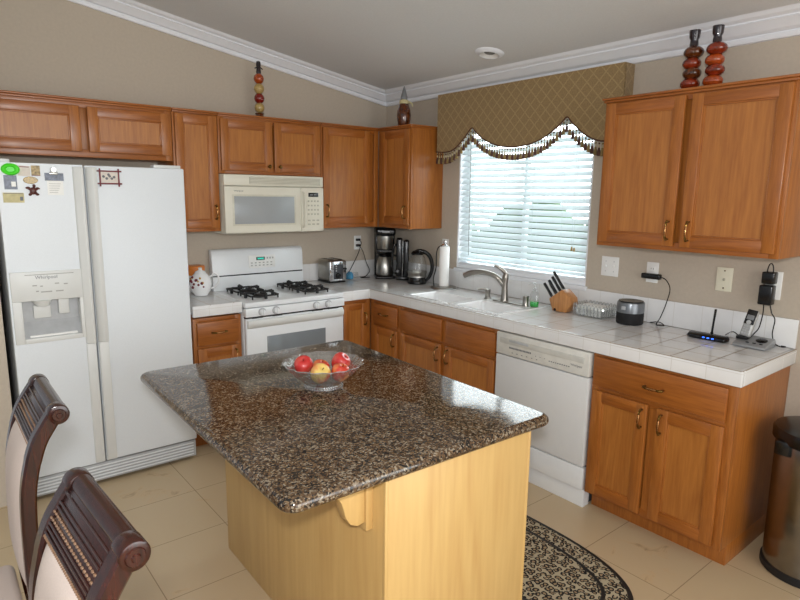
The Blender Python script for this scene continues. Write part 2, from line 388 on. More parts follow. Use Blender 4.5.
def face_y(x, y, z):   # text plane facing -y
    return Matrix(((1, 0, 0, x), (0, 0, -1, y), (0, 1, 0, z), (0, 0, 0, 1)))
def face_x(x, y, z):   # text plane facing -x (reads towards -y)
    return Matrix(((0, 0, -1, x), (-1, 0, 0, y), (0, 1, 0, z), (0, 0, 0, 1)))
# oriented boxes: side 'y' = facing -y with u = x ; side 'x' = facing -x with u = y
def ubox(b, side, u0, u1, f0, f1, z0, z1, bev=0, mi=0):
    """f = distance of the box from the wall (outward)"""
    if side == 'y': return box(b, min(u0, u1), max(u0, u1), -max(f0, f1), -min(f0, f1), z0, z1, bev, mi)
    return box(b, -max(f0, f1), -min(f0, f1), min(u0, u1), max(u0, u1), z0, z1, bev, mi)
def up(side, u, f, z): return (u, -f, z) if side == 'y' else (-f, u, z)

# ------------------------------------------------------------------ room
SL = -.1538                        # ceiling slope along x
def cz(x): return 2.49+SL*x
struct('floor', box(B(), -7.5, .15, -8.2, .15, -.05, 0), 'floor')
b = B(); prism(b, [(-7.5, cz(-7.5)), (.15, cz(.15)), (.15, cz(.15)+.08), (-7.5, cz(-7.5)+.08)], 'y', -6.3, .15); struct('ceiling', b, 'ceil')
b = B(); prism(b, [(-3.3, 0), (.12, 0), (.12, cz(.12)+.02), (-3.3, cz(-3.3)+.02)], 'y', 0, .12)
struct('wall_back', b, 'wall')
b = B(); box(b, -3.32, -2.945, -.66, 0, 0, 3.02); struct('wall_left', b, 'wall')
WY0, WY1, WZ0, WZ1 = -2.07, -.91, 1.09, 2.15
b = B()
box(b, 0, .12, -6.3, WY0, 0, 2.52); box(b, 0, .12, WY1, 0, 0, 2.52); box(b, 0, .12, WY0, WY1, 0, WZ0); box(b, 0, .12, WY0, WY1, WZ1, 2.52)
bmesh.ops.remove_doubles(b, verts=b.verts, dist=1e-5); struct('wall_right', b, 'wall')
# crown moulding
CR = [(0, 0), (.014, 0), (.017, .004), (.017, .022), (.012, .025), (.012, .030), (.030, .033), (.036, .040), (.062, .066), (.068, .070), (.063, .075), (.066, .080), (.082, .084), (.088, .090), (.094, .099), (.1, .102)]
b = B(); A = []
for end in (0, 1):
    row = []
    for (q, dz) in CR+[(0, .102)]:
        X = -q if end == 0 else -7.0
        row.append(b.verts.new((X, -q, 2.388+dz+SL*X)))
    A.append(row)
for i in range(len(CR)): b.faces.new((A[0][i], A[0][i+1], A[1][i+1], A[1][i]))
b.faces.new(A[1]); bmesh.ops.recalc_face_normals(b, faces=b.faces)
struct('trim_1', b, 'white')
b = B(); A = []
for end in (0, 1):
    A.append([b.verts.new((-q, -q if end == 0 else -6.3, 2.388+dz+SL*(-q))) for (q, dz) in CR+[(0, .102)]])
for i in range(len(CR)): b.faces.new((A[0][i], A[1][i], A[1][i+1], A[0][i+1]))
b.faces.new(A[1][::-1]); bmesh.ops.recalc_face_normals(b, faces=b.faces)
struct('trim_2', b, 'white')
b = B(); box(b, -.015, 0, -6.3, -3.26, 0, .09, .003); struct('baseboard_right', b, 'white')
# window
win = bpy.data.objects.new('window_1', None); COL.objects.link(win); win.location = (.06, (WY0+WY1)/2, WZ0); win['o_'] = tuple(win.location); win['kind'] = 'structure'
b = B()
for (y0, y1, z0, z1) in ((WY0, WY1, WZ0, WZ0+.045), (WY0, WY1, WZ1-.045, WZ1), (WY0, WY0+.045, WZ0, WZ1), (WY1-.045, WY1, WZ0, WZ1), ((WY0+WY1)/2-.014, (WY0+WY1)/2+.014, WZ0, WZ1)):
    box(b, .075, .115, y0, y1, z0, z1, .004)
obj('window_frame', b, 'white', win)
b = B(); box(b, .093, .097, WY0+.04, WY1-.04, WZ0+.04, WZ1-.04); obj('window_pane', b, 'pane', win)
b = B(); box(b, -.018, .12, WY0-.015, WY1+.015, WZ0-.022, WZ0+.004, .004); box(b, .0, .074, WY0+.002, WY1-.002, WZ0+.005, WZ0+.036, .004); box(b, .01, .074, WY0+.014, WY1-.014, WZ0+.036, WZ0+.050, .003); obj('window_sill', b, 'white', win)
b = B(); box(b, .001, .075, WY1-.012, WY1-.0005, WZ0+.005, WZ1-.001); box(b, .001, .075, WY0+.0005, WY0+.012, WZ0+.005, WZ1-.001); obj('window_jamb', b, 'white', win)

# outside the window
struct('ground_outside', box(B(), .15, 9, -9, 7, -.3, -.2), mat('dry_grass', (120, 130, 96), .95, var=.2, scale=3))
b = B(); random.seed(11)
for k in range(70):
    yy = -7+random.random()*11; ball(b, (3.6+random.uniform(-.3, .3), yy, random.uniform(0, 1.25)), (.45, .5, .4+random.random()*.25), 0, 10, 7)
hd_ = one('garden_hedge', b, mat('hedge_green', (84, 116, 70), .9, var=.5, scale=9, bump=1), 'green hedge outside, glimpsed between the blind slats', 'hedge', (3.6, -1.5, -.2)); hd_['kind'] = 'stuff'
# recessed light in the sloping ceiling
cc = Vector((-.315, -1.47, cz(-.315))); t = thing('recessed_light', 'round white recessed light set in the ceiling above the window', 'ceiling light', cc)
RM = Matrix.Rotation(math.atan(-SL), 3, 'Y')
def tilt(b):
    for v in b.verts: v.co = RM @ (v.co-cc)+cc
    return b
b = B(); lathe(b, [(.060, -.015), (.064, -.018), (.072, -.016), (.088, -.008), (.093, .0), (.060, 0), (.060, -.015)], cc, 48); obj('trim_ring', tilt(b), 'white', t)
b = B(); lathe(b, [(.0, -.001), (.034, -.0015), (.060, -.016)], cc, 40); obj('reflector', tilt(b), 'plate', t)
b = B(); lathe(b, [(0, -.006), (.030, -.005), (.034, -.002)], cc, 24); obj('bulb', tilt(b), 'grey', t)

# ------------------------------------------------------------------ cabinets
def handle(side, u, f, z, vert, parent, L=.088):
    b = B()
    def P(a, o): return up(side, u, f+o, z+a) if vert else up(side, u+a, f+o, z)
    for s in (-1, 1):
        cyl(b, P(s*L/2, 0), P(s*L/2, .018), .0055, .0045, 10); ball(b, P(s*L/2, .019), .007, 0, 10, 6)
        tube(b, [P(s*L/2, .019), P(s*L*.4, .027), P(s*L*.26, .030)], [.0045, .006, .0045], 8)
    tube(b, [P(-L*.3, .029), P(-L*.14, .031), P(0, .032), P(L*.14, .031), P(L*.3, .029)], [.0045, .0065, .0065, .0045], 10, mi=1)
    return obj('handle', b, ['brass', 'brassl'], parent)
def knob(side, u, f, z, parent):
    b = B(); cyl(b, up(side, u, f, z), up(side, u, f+.012, z), .006, .005, 12); ball(b, up(side, u, f+.02, z), .013, 0, 14, 8)
    return obj('knob', b, 'brass', parent)
def door(side, u0, u1, z0, z1, f, parent, st=.055, name='door', hz=False):
    """frame-and-panel door lying on the face frame at distance f"""
    u0, u1 = min(u0, u1), max(u0, u1); b = B(); T = .019
    ubox(b, side, u0, u0+st, f+.001, f+T, z0, z1, .004, 0); ubox(b, side, u1-st, u1, f+.001, f+T, z0, z1, .004, 0)
    ubox(b, side, u0+st-.004, u1-st+.004, f+.001, f+T-.0005, z0, z0+st, .004, 1); ubox(b, side, u0+st-.004, u1-st+.004, f+.001, f+T-.0005, z1-st, z1, .004, 1)
    s2 = st+.007
    ubox(b, side, u0+st-.001, u0+s2, f+.001, f+T-.004, z0+st, z1-st, .002, 0); ubox(b, side, u1-s2, u1-st+.001, f+.001, f+T-.004, z0+st, z1-st, .002, 0)
    ubox(b, side, u0+st, u1-st, f+.001, f+T-.004, z0+st-.001, z0+s2, .002, 1); ubox(b, side, u0+st, u1-st, f+.001, f+T-.004, z1-s2, z1-st+.001, .002, 1)
    ubox(b, side, u0+s2-.001, u1-s2+.001, f+.001, f+.009, z0+s2-.001, z1-s2+.001, 0, 2)
    return obj(name, b, ['oak', 'oakh' if side == 'y' else 'oaky', 'oakp'], parent)
def drawer(side, u0, u1, z0, z1, f, parent, name='drawer'):
    b = B(); ubox(b, side, u0, u1, f+.001, f+.019, z0, z1, .006, 0)
    return obj(name, b, ['oakh' if side == 'y' else 'oaky'], parent)
UT, UB, UF = 2.1605, 1.389, .3265
def upper(side, u0, u1, z0, z1, label, endcap=(0, 0), base=None, d0=.002, grp=None):
    """wall cabinet; u0<u1"""
    loc = up(side, (u0+u1)/2, .16, z0); t = thing('wall_cabinet', label, 'cabinet', loc, grp)
    b = B(); ubox(b, side, u0+.001, u1-.001, d0, UF-.019, z0, z1-.012, .0015, 0)
    st = .042; f0, f1 = UF-.019, UF
    ubox(b, side, u0+.001, u0+st, f0, f1, z0, z1-.012, .001, 0); ubox(b, side, u1-st, u1-.001, f0, f1, z0, z1-.012, .001, 0)
    ubox(b, side, u0+st, u1-st, f0, f1, z0, z0+st, .001, 1); ubox(b, side, u0+st, u1-st, f0, f1, z1-.05, z1-.012, .001, 1)
    obj('cabinet_box', b, ['oak', 'oakh' if side == 'y' else 'oaky'], t)
    b = B(); ubox(b, side, u0-(.014 if endcap[0] else -.001), u1+(.014 if endcap[1] else -.001), d0, UF+.022, z1-.012, z1, .004, 0)
    ubox(b, side, u0-(.007 if endcap[0] else -.001), u1+(.007 if endcap[1] else -.001), d0, UF+.012, z1-.024, z1-.012, .003, 0)
    obj('top_moulding', b, 'oakh' if side == 'y' else 'oaky', t)
    return t
G = 'oak wall cabinets'
t = upper('y', -2.94, -1.942, 1.835, UT, 'wide short oak wall cabinet above the refrigerator')
door('y', -2.925, -2.457, 1.865, 2.118, UF, t); door('y', -2.418, -1.957, 1.865, 2.118, UF, t)
t = upper('y', -1.94, -1.648, UB, UT, 'tall narrow oak wall cabinet between the refrigerator and the microwave')
d = door('y', -1.927, -1.66, UB+.022, 2.13, UF, t); handle('y', -1.688, UF+.019, 1.515, True, d)
t = upper('y', -1.646, -.866, 1.77, UT, 'short two-door oak wall cabinet above the microwave')
d = door('y', -1.632, -1.262, 1.79, 2.125, UF, t); knob('y', -1.295, UF+.019, 1.826, d)
d = door('y', -1.246, -.878, 1.79, 2.125, UF, t); knob('y', -1.213, UF+.019, 1.826, d)
t = upper('y', -.864, -.330, UB, UT, 'oak wall cabinet right of the microwave, running into the corner')
d = door('y', -.85, -.425, UB+.03, 2.13, UF, t, .05); handle('y', -.826, UF+.019, 1.52, True, d)
t = upper('x', -.7323, -.328, UB, UT, 'oak wall cabinet between the corner and the window', (1, 0))
d = door('x', -.722, -.376, UB+.03, 2.13, UF, t); handle('x', -.69, UF+.019, 1.515, True, d)
t = upper('x', -3.2347, -2.3357, UB, UT, 'large two-door oak wall cabinet right of the window', (1, 1))
d = door('x', -2.768, -2.352, UB+.022, 2.13, UF, t); handle('x', -2.742, UF+.019, 1.49, True, d)
d = door('x', -3.219, -2.800, UB+.022, 2.13, UF, t); handle('x', -2.842, UF+.019, 1.49, True, d)

BF = .602; BT = .866
def basecab(side, u0, u1, label, d0=.004, hollow=False):
    loc = up(side, (u0+u1)/2, .3, 0); t = thing('base_cabinet', label, 'cabinet', loc)
    b = B(); st = .04
    if hollow:      # open inside for the sink bowls
        for a in ((u0+.001, u0+.019), (u1-.019, u1-.001)): ubox(b, side, a[0], a[1], d0, BF-.019, .10, BT)
        ubox(b, side, u0+.019, u1-.019, d0, BF-.019, .10, .118); ubox(b, side, u0+.019, u1-.019, d0, d0+.01, .118, BT)
    else: ubox(b, side, u0+.001, u1-.001, d0, BF-.019, .10, BT, .001, 0)
    ubox(b, side, u0+.001, u1-.001, d0, BF-.075, .0, .10, .001, 0)
    f0, f1 = BF-.019, BF
    for a in ((u0+.001, u0+st), (u1-st, u1-.001)): ubox(b, side, a[0], a[1], f0, f1, .10, BT, .001, 0)
    ubox(b, side, u0+st, u1-st, f0, f1, .10, .10+st, .001, 1); ubox(b, side, u0+st, u1-st, f0, f1, BT-.03, BT, .001, 1); ubox(b, side, u0+st, u1-st, f0, f1, .662, .70, .001, 1)
    if u1-u0 > .6: ubox(b, side, (u0+u1)/2-.03, (u0+u1)/2+.03, f0, f1-.0003, .141, BT-.031 if hollow else .661, 0, 0)
    obj('cabinet_box', b, ['oak', 'oakh' if side == 'y' else 'oaky'], t)
    return t
t = basecab('y', -1.967, -1.650, 'narrow oak base cabinet between the refrigerator and the stove')
d = drawer('y', -1.945, -1.672, .692, .842, BF, t); handle('y', -1.808, BF+.019, .772, False, d)
d = door('y', -1.945, -1.672, .125, .672, BF, t); handle('y', -1.70, BF+.019, .60, True, d)
t = basecab('y', -.877, -.604, 'slim single-door oak base cabinet right of the stove')
d = door('y', -.858, -.648, .125, .842, BF, t, .045); handle('y', -.672, BF+.019, .72, True, d)
t = basecab('x', -.965, -.604, 'oak base cabinet with drawer beside the inner corner')
d = drawer('x', -.948, -.66, .692, .842, BF, t); handle('x', -.80, BF+.019, .772, False, d)
d = door('x', -.948, -.66, .125, .672, BF, t); handle('x', -.922, BF+.019, .60, True, d)
t = basecab('x', -1.905, -.967, 'two-door oak base cabinet under the sink', hollow=True)
drawer('x', -1.415, -.985, .692, .842, BF, t, 'false_drawer_front'); drawer('x', -1.889, -1.458, .692, .842, BF, t, 'false_drawer_front')
d = door('x', -1.415, -.985, .125, .672, BF, t); handle('x', -1.388, BF+.019, .605, True, d)
d = door('x', -1.889, -1.458, .125, .672, BF, t); handle('x', -1.486, BF+.019, .605, True, d)
t = basecab('x', -3.240, -2.545, 'oak base cabinet with one wide drawer at the open end of the counter')
d = drawer('x', -3.205, -2.562, .698, .852, BF, t); handle('x', -2.885, BF+.019, .768, False, d)
d = door('x', -2.858, -2.562, .115, .676, BF, t); handle('x', -2.835, BF+.019, .605, True, d)
d = door('x', -3.205, -2.905, .115, .676, BF, t); handle('x', -2.933, BF+.019, .605, True, d)

# ------------------------------------------------------------------ worktops
H = .940
def tilemat(b):
    b.normal_update()
    for f in b.faces:
        n = f.normal; f.material_index = 0 if abs(n.z) > .7 else (1 if abs(n.x) > abs(n.y) else 2)
    return b
TM = ['tile_top', 'tile_x', 'tile_y']
SX0, SX1, SY0, SY1 = -.575, -.135, -1.86, -.985      # sink cut-out
t = thing('countertop', 'L-shaped white tiled countertop holding the sink', 'countertop', (-.3, -1.6, BT))
b = B(); nb = .006
def cb(x0, x1, y0, y1): box(b, x0, x1, y0, y1, H-.04, H, 0)
cb(-.627, SX0, -3.255, -.627); cb(SX1, -.001, -3.255, -.627); cb(SX0, SX1, -3.255, SY0); cb(SX0, SX1, SY1, -.627); cb(-.877, -.001, -.627, -.001)
bmesh.ops.remove_doubles(b, verts=b.verts, dist=1e-5)
box(b, -.63, -.605, -3.258, -.605, BT+.003, H+.0015, .006, seg=3); box(b, -.6045, -.001, -3.258, -3.234, BT+.003, H+.0015, .006, seg=3); box(b, -.877, -.605, -.63, -.605, BT+.003, H+.0015, .006, seg=3)
obj('worktop', tilemat(b), TM, t)
b = B(); box(b, -.012, -.001, -3.25, -.013, H+.0015, 1.083, .003); box(b, -.877, -.001, -.012, -.001, H+.0015, 1.083, .003)
obj('backsplash', tilemat(b), TM, t)
HB = .950
t = thing('countertop', 'short white tiled countertop between the refrigerator and the stove', 'countertop', (-1.81, -.3, BT))
b = B(); box(b, -1.972, -1.649, -.61, -.001, H-.04, HB); box(b, -1.972, -1.649, -.63, -.605, BT+.014, HB+.0015, .006, seg=3); obj('worktop', tilemat(b), TM, t)
b = B(); box(b, -1.972, -1.649, -.012, -.001, HB+.0015, 1.09, .003); obj('backsplash', tilemat(b), TM, t)

# ------------------------------------------------------------------ sink
t = thing('kitchen_sink', 'white double-bowl sink set into the tiled counter under the window', 'sink', (-.35, -1.42, H))
b = B(); yA = -1.45
ZR = H+.008; bowls = [(-.555, -.300, -1.425, -1.01), (-.555, -.300, -1.835, -1.475)]
xs = [SX0-.012, -.555, -.300, SX1+.012]; ys = [SY0-.012, -1.835, -1.475, -1.425, -1.01, SY1+.012]
for i in range(3):
    for j in range(5):
        if i == 1 and j in (1, 3): continue
        box(b, xs[i], xs[i+1], ys[j], ys[j+1], H+.0005, ZR)
bmesh.ops.remove_doubles(b, verts=b.verts, dist=1e-5)
obj('sink_rim', b, 'porc', t)
for (x0, x1, y0, y1) in bowls:
    b = B(); r0 = [(x0, y0), (x1, y0), (x1, y1), (x0, y1)]
    lv = []
    for (ins, z) in ((0, ZR), (.004, ZR-.01), (.010, H-.14), (.03, H-.165), (.06, H-.17)):
        ring = []; w = .03 if ins > 0 else .0001
        for (cx, cy, a0) in ((x0+ins, y0+ins, PI), (x1-ins, y0+ins, 1.5*PI), (x1-ins, y1-ins, 0), (x0+ins, y1-ins, .5*PI)):
            sx_ = 1 if cx < (x0+x1)/2 else -1; sy_ = 1 if cy < (y0+y1)/2 else -1
            for k in range(5):
                a = a0+k*PI/8; ring.append(b.verts.new((cx+sx_*w+w*math.cos(a), cy+sy_*w+w*math.sin(a), z)))
        lv.append(ring)
    for i in range(len(lv)-1):
        n = len(lv[i])
        for k in range(n): b.faces.new((lv[i][k], lv[i][(k+1) % n], lv[i+1][(k+1) % n], lv[i+1][k]))
    b.faces.new(lv[-1])
    o_ = obj('sink_bowl', b, 'porc', t)
    b = B(); cyl(b, ((x0+x1)/2, (y0+y1)/2, H-.1695), ((x0+x1)/2, (y0+y1)/2, H-.165), .04, .036); obj('drain', b, 'steel', o_)

# faucet
FX, FY = -.225, -1.605
t = thing('kitchen_faucet', 'brushed nickel pull-out faucet arching over the sink', 'faucet', (FX, FY, ZR))
b = B(); prism(b, [(FX+.028*math.cos(a)*1, FY-.035+math.copysign(.1, math.sin(a))+.03*math.sin(a)) for a in [i*PI/8+.01 for i in range(16)]], 'z', ZR+.0002, ZR+.008, .002)
obj('base_plate', b, 'nickel', t)
b = B(); tube(b, [(FX, FY, ZR+.006), (FX, FY, ZR+.06), (FX-.002, FY, ZR+.12), (FX, FY-.002, ZR+.165), (FX+.004, FY-.006, ZR+.195)], [.027, .022, .020, .022, .016], 20)
obj('faucet_body', b, 'nickel', t)
b = B(); tube(b, [(FX, FY, ZR+.10), (FX-.035, FY+.045, ZR+.165), (FX-.07, FY+.12, ZR+.19), (FX-.105, FY+.2, ZR+.183), (FX-.13, FY+.255, ZR+.158)], [.018, .017, .017, .018, .020, .017], 18)
obj('spout', b, 'nickel', t)
b = B(); tube(b, [(FX+.004, FY-.004, ZR+.185), (FX-.01, FY+.02, ZR+.215), (FX-.035, FY+.05, ZR+.238), (FX-.045, FY+.062, ZR+.242)], [.014, .012, .009, .008], 12)
obj('lever', b, 'nickel', t)
t = thing('soap_pump', 'short brushed nickel soap pump left of the faucet', 'soap dispenser', (-.225, -1.455, ZR))
b = B(); lathe(b, [(0, .0005), (.026, .0005), (.026, .006), (.018, .010), (.016, .04), (.018, .046), (.018, .066), (0, .068)], (-.225, -1.455, ZR), 20); obj('pump_body', b, 'nickel', t)
b = B(); tube(b, [(-.225, -1.455, ZR+.058), (-.24, -1.44, ZR+.068), (-.275, -1.405, ZR+.062)], [.009, .008, .006], 10); obj('pump_nozzle', b, 'nickel', t)
b = B(); lathe(b, [(0, .0), (.021, .0), (.021, .004), (.019, .008), (.019, .058), (.021, .062), (.0205, .068), (0, .07)], (-.225, -1.785, ZR+.0005), 24)
one('air_gap_cap', b, 'nickel', 'small brushed metal cylinder cap standing right of the faucet', 'sink cap', (-.225, -1.785, ZR))
t = thing('dish_soap_bottle', 'clear pump bottle with green soap beside the sink', 'bottle', (-.20, -1.835, ZR))
c0 = (-.20, -1.835, ZR+.0005)
b = B(); lathe(b, [(0, 0), (.028, 0), (.031, .006), (.031, .03), (.030, .075), (.022, .098), (.012, .108), (.012, .118)], c0, 28, sx=.8); obj('bottle_body', b, 'glass', t)
b = B(); lathe(b, [(0, .002), (.026, .002), (.029, .007), (.029, .034), (0, .034)], c0, 28, sx=.8); obj('liquid_soap', b, 'green', t)
b = B(); lathe(b, [(0, .108), (.013, .108), (.013, .122), (.005, .126), (.004, .142), (.01, .146), (.01, .154), (0, .156)], c0, 18)
tube(b, [(c0[0], c0[1], c0[2]+.150), (c0[0]-.012, c0[1]+.015, c0[2]+.152), (c0[0]-.026, c0[1]+.033, c0[2]+.145)], .0042, 8); obj('pump_top', b, 'glass', t)

# ------------------------------------------------------------------ refrigerator
FD = .712; FZ = 1.775; FX0, FX1, FS = -2.912, -2.0125, -2.533
t = thing('refrigerator', 'white side-by-side refrigerator with ice and water dispenser', 'refrigerator', (-2.45, -.35, 0))
b = B(); box(b, FX0+.004, FX1-.004, -.645, -.03, .03, FZ-.005, .006); obj('fridge_body', b, 'fridge', t)
b = B(); box(b, FX0, FS-.004, -FD, -.65, .135, .866, .0); box(b, FX0, FS-.004, -FD, -.65, 1.237, FZ, 0); box(b, FX0, -2.904, -FD, -.65, .866, 1.237); box(b, -2.574, FS-.004, -FD, -.65, .866, 1.237)
bmesh.ops.remove_doubles(b, verts=b.verts, dist=1e-5)
es = [e for e in b.edges if (all(abs(v.co.y+FD) < 1e-4 for v in e.verts) or abs(e.verts[0].co.y-e.verts[1].co.y) > .02) and (all(abs(v.co.x-FX0) < 1e-4 for v in e.verts) or all(abs(v.co.x-(FS-.004)) < 1e-4 for v in e.verts) or all(abs(v.co.z-.135) < 1e-4 for v in e.verts) or all(abs(v.co.z-FZ) < 1e-4 for v in e.verts))]
dl = obj('freezer_door', b, 'fridge', t)
# dispenser
b = B(); box(b, -2.904, -2.574, -FD-.006, -.68, 1.085, 1.237, .004)
box(b, -2.904, -2.862, -FD-.006, -.655, .866, 1.086, .004); box(b, -2.600, -2.574, -FD-.006, -.655, .866, 1.086, .004); box(b, -2.8625, -2.5995, -FD-.006, -.655, .866, .892, .004)
dp = obj('dispenser_bezel', b, 'fridget', dl)
b = B(); box(b, -2.905, -2.573, -.656, -.650, .86, 1.237); prism(b, [(-.71, .893), (-.657, .893), (-.657, .97)], 'x', -2.862, -2.60); obj('dispenser_recess', b, 'lgrey', dl)
b = B(); cyl(b, (-2.77, -.69, 1.086), (-2.77, -.69, 1.055), .045, .03); box(b, -2.81, -2.73, -.668, -.657, .985, 1.055, .005); box(b, -2.695, -2.645, -.675, -.657, 1.0, 1.086, .004); obj('dispenser_lever', b, 'fridget', dl)
b = B(); box(b, -2.84, -2.62, -.71, -.66, .893, .905, .004); obj('drip_tray', b, 'plate', dl)
text('Whirlpool', .024, face_y(-2.745, -FD-.0062, 1.205), 'mark', dp, 'logo')
b = B()
for (x, z, w) in ((-2.80, 1.165, .02), (-2.77, 1.16, .012), (-2.70, 1.17, .02), (-2.66, 1.165, .018), (-2.75, 1.13, .05), (-2.69, 1.13, .035), (-2.79, 1.135, .012)): box(b, x-w/2, x+w/2, -FD-.0066, -FD-.005, z-.003, z+.003)
box(b, -2.84, -2.62, -FD-.0066, -FD-.005, 1.218, 1.222); obj('dispenser_marks', b, 'markl', dp)
b = B(); box(b, FS+.004, FX1, -FD, -.65, .135, FZ, .008, seg=3); dr = obj('fridge_door', b, 'fridge', t)
for (x0, x1, d_) in ((-2.588, FS-.006, dl), (FS+.006, -2.476, dr)):
    b = B(); prism(b, [(x0, -FD+.001), (x0+.006, -FD-.012), (x1-.012 if x1 < -2.5 else x1-.02, -FD-.030), (x1, -FD-.026), (x1, -FD+.001)], 'z', .83, FZ-.01, .003)
    prism(b, [(x0, -FD+.001), (x0+.006, -FD-.008), (x1, -FD-.014), (x1, -FD+.001)], 'z', .14, .828, .003); obj('door_handle', b, 'fridget', d_)
b = B(); box(b, FX0+.005, FX1-.005, -.70, -.64, .022, .125, .003)
for k in range(5): box(b, FX0+.02, FX1-.02, -.706, -.70, .034+k*.018, .042+k*.018, .002, 1)
obj('toe_grille', b, ['lgrey', 'enamel'], t)
b = B(); box(b, FX0+.01, FX0+.06, -.69, -.62, FZ, FZ+.018, .004); box(b, FX1-.16, FX1-.01, -.69, -.62, FZ, FZ+.018, .004); obj('hinge_cover', b, 'fridget', t)
b = B(); box(b, FX0+.03, FX1-.03, -.63, -.05, 0, .032); obj('base_frame', b, 'dgrey', t)
# items on the freezer door
yd = -FD-.0005
b = B(); lathe(b, [(.022, .0), (.034, .002), (.036, .008), (.030, .015), (.020, .012), (.016, .004), (0, .004)], (0, 0, 0), 28)
for v in b.verts: v.co = Vector((-2.855+v.co.x*1.1, yd-v.co.z, 1.742+v.co.y*.8))
one('fridge_clip', b, 'greenp', 'bright green plastic clip magnet high on the freezer door', 'magnet', (-2.855, yd, 1.742))
def card(x0, x1, z0, z1, mats, label, cat='paper', marks=(), name='note_card', th=.0015, rot=0):
    b = B(); box(b, x0, x1, yd-th, yd, z0, z1)
    for (u0, u1, w0, w1, mi) in marks: box(b, x0+(x1-x0)*u0, x0+(x1-x0)*u1, yd-th-.0006, yd-th+.0002, z0+(z1-z0)*w0, z0+(z1-z0)*w1, 0, mi)
    if rot: bmesh.ops.rotate(b, cent=((x0+x1)/2, yd, (z0+z1)/2), matrix=Matrix.Rotation(rot, 3, 'Y'), verts=b.verts)
    return one(name, b, mats, label, cat, ((x0+x1)/2, yd, z0))
M['photo'] = mat('photo_blue_grey', (84, 92, 110), .25, var=.5, scale=60)
M['kraft'] = mat('kraft_card', (196, 186, 142), .7, var=.15, scale=40)
M['bleach'] = mat('pale_card', (214, 206, 196), .7, var=.08, scale=50)
M['printt'] = mat('colour_print', (160, 140, 100), .5, var=.6, scale=90)
card(-2.886, -2.832, 1.646, 1.714, ['photo', 'paper'], 'dark photo strip hanging below the green clip', 'photo', ((.55, .9, .2, .55, 1),), 'photo_print')
card(-2.824, -2.772, 1.712, 1.762, ['bleach', 'maroon'], 'pale printed card with red heading right of the green clip', 'card', ((.1, .9, .84, .92, 1),), rot=.03)
card(-2.768, -2.730, 1.714, 1.764, ['printt', 'maroon'], 'small square colourful picture magnet on the freezer door', 'magnet', ((0, 1, 0, .06, 1),), 'picture_magnet', th=.003)
card(-2.896, -2.808, 1.582, 1.630, ['kraft', 'mark'], 'long tan ticket stuck on the freezer door, lowest of the papers', 'card', ((.8, .95, .2, .6, 1), (.05, .95, .9, .95, 1)), 'ticket')
b = B(); lathe(b, [(0, -.003), (.036, -.003), (.04, 0)], (0, 0, 0), 28)
for v in b.verts: v.co = Vector((-2.774+v.co.x*.8, yd+v.co.z, 1.692+v.co.y*.45))
ob = one('oval_magnet', b, 'speck', 'oval beige magnet above the turtle on the freezer door', 'magnet', (-2.774, yd, 1.692))
b = B(); c_ = (-2.768, yd-.006, 1.640); ball(b, c_, (.015, .008, .018)); ball(b, (c_[0]+.006, c_[1], c_[2]+.024), (.007, .006, .009))
for (dx, dz, a) in ((-.021, .014, .6), (.020, .012, -.7), (-.014, -.018, -.5), (.017, -.017, .6)):
    tube(b, [(c_[0]+dx*.4, c_[1]+.001, c_[2]+dz*.4), (c_[0]+dx, c_[1]+.001, c_[2]+dz), (c_[0]+dx*1.45, c_[1]+.002, c_[2]+dz*.9)], [.007, .007, .003], 8)
one('turtle_magnet', b, mat('turtle_brown', (84, 40, 34), .3, var=.4, scale=80), 'dark brown sea turtle magnet on the freezer door', 'magnet', (c_[0], yd, c_[2]))
t = thing('memo_sheet', 'white memo sheet with grey header held by a magnetic clip', 'paper', (-2.665, yd, 1.60))
b = B(); box(b, -2.676, -2.604, yd-.0012, yd, 1.628, 1.738, 0, 0); box(b, -2.684, -2.600, yd-.0022, yd-.0005, 1.700, 1.738, 0, 1)
for k in range(5): box(b, -2.668, -2.63+.004*k, yd-.0016, yd-.001, 1.64+k*.011, 1.642+k*.011, 0, 2)
for v in b.verts: v.co.x -= .028; v.co.z -= .008
obj('sheet', b, ['paper', 'photo', 'markl'], t)
b = B(); cyl(b, (-2.672, yd-.0028, 1.746), (-2.672, yd-.014, 1.746), .014, .012); box(b, -2.690, -2.654, yd-.010, yd-.0028, 1.722, 1.735, .002); obj('clip', b, 'steel', t)
t = thing('twig_frame', 'small maroon stick frame with stitched picture on the right refrigerator door', 'picture', (-2.415, yd, 1.68))
b = B()
for z in (1.683, 1.748): box(b, -2.472, -2.350, yd-.007, yd-.001, z-.004, z+.004, .002)
for x in (-2.458, -2.366): box(b, x-.004, x+.004, yd-.009, yd-.002, 1.668, 1.762, .002)
obj('frame', b, 'maroon', t)
b = B(); box(b, -2.462, -2.368, yd-.003, yd, 1.683, 1.748, 0, 0)
for (x, z) in ((-2.44, 1.72), (-2.425, 1.71), (-2.41, 1.722), (-2.40, 1.71), (-2.388, 1.718), (-2.415, 1.73)): ball(b, (x, yd-.003, z), (.007, .002, .007), 1, 8, 5)
obj('picture', b, ['bleach', 'mark'], t)

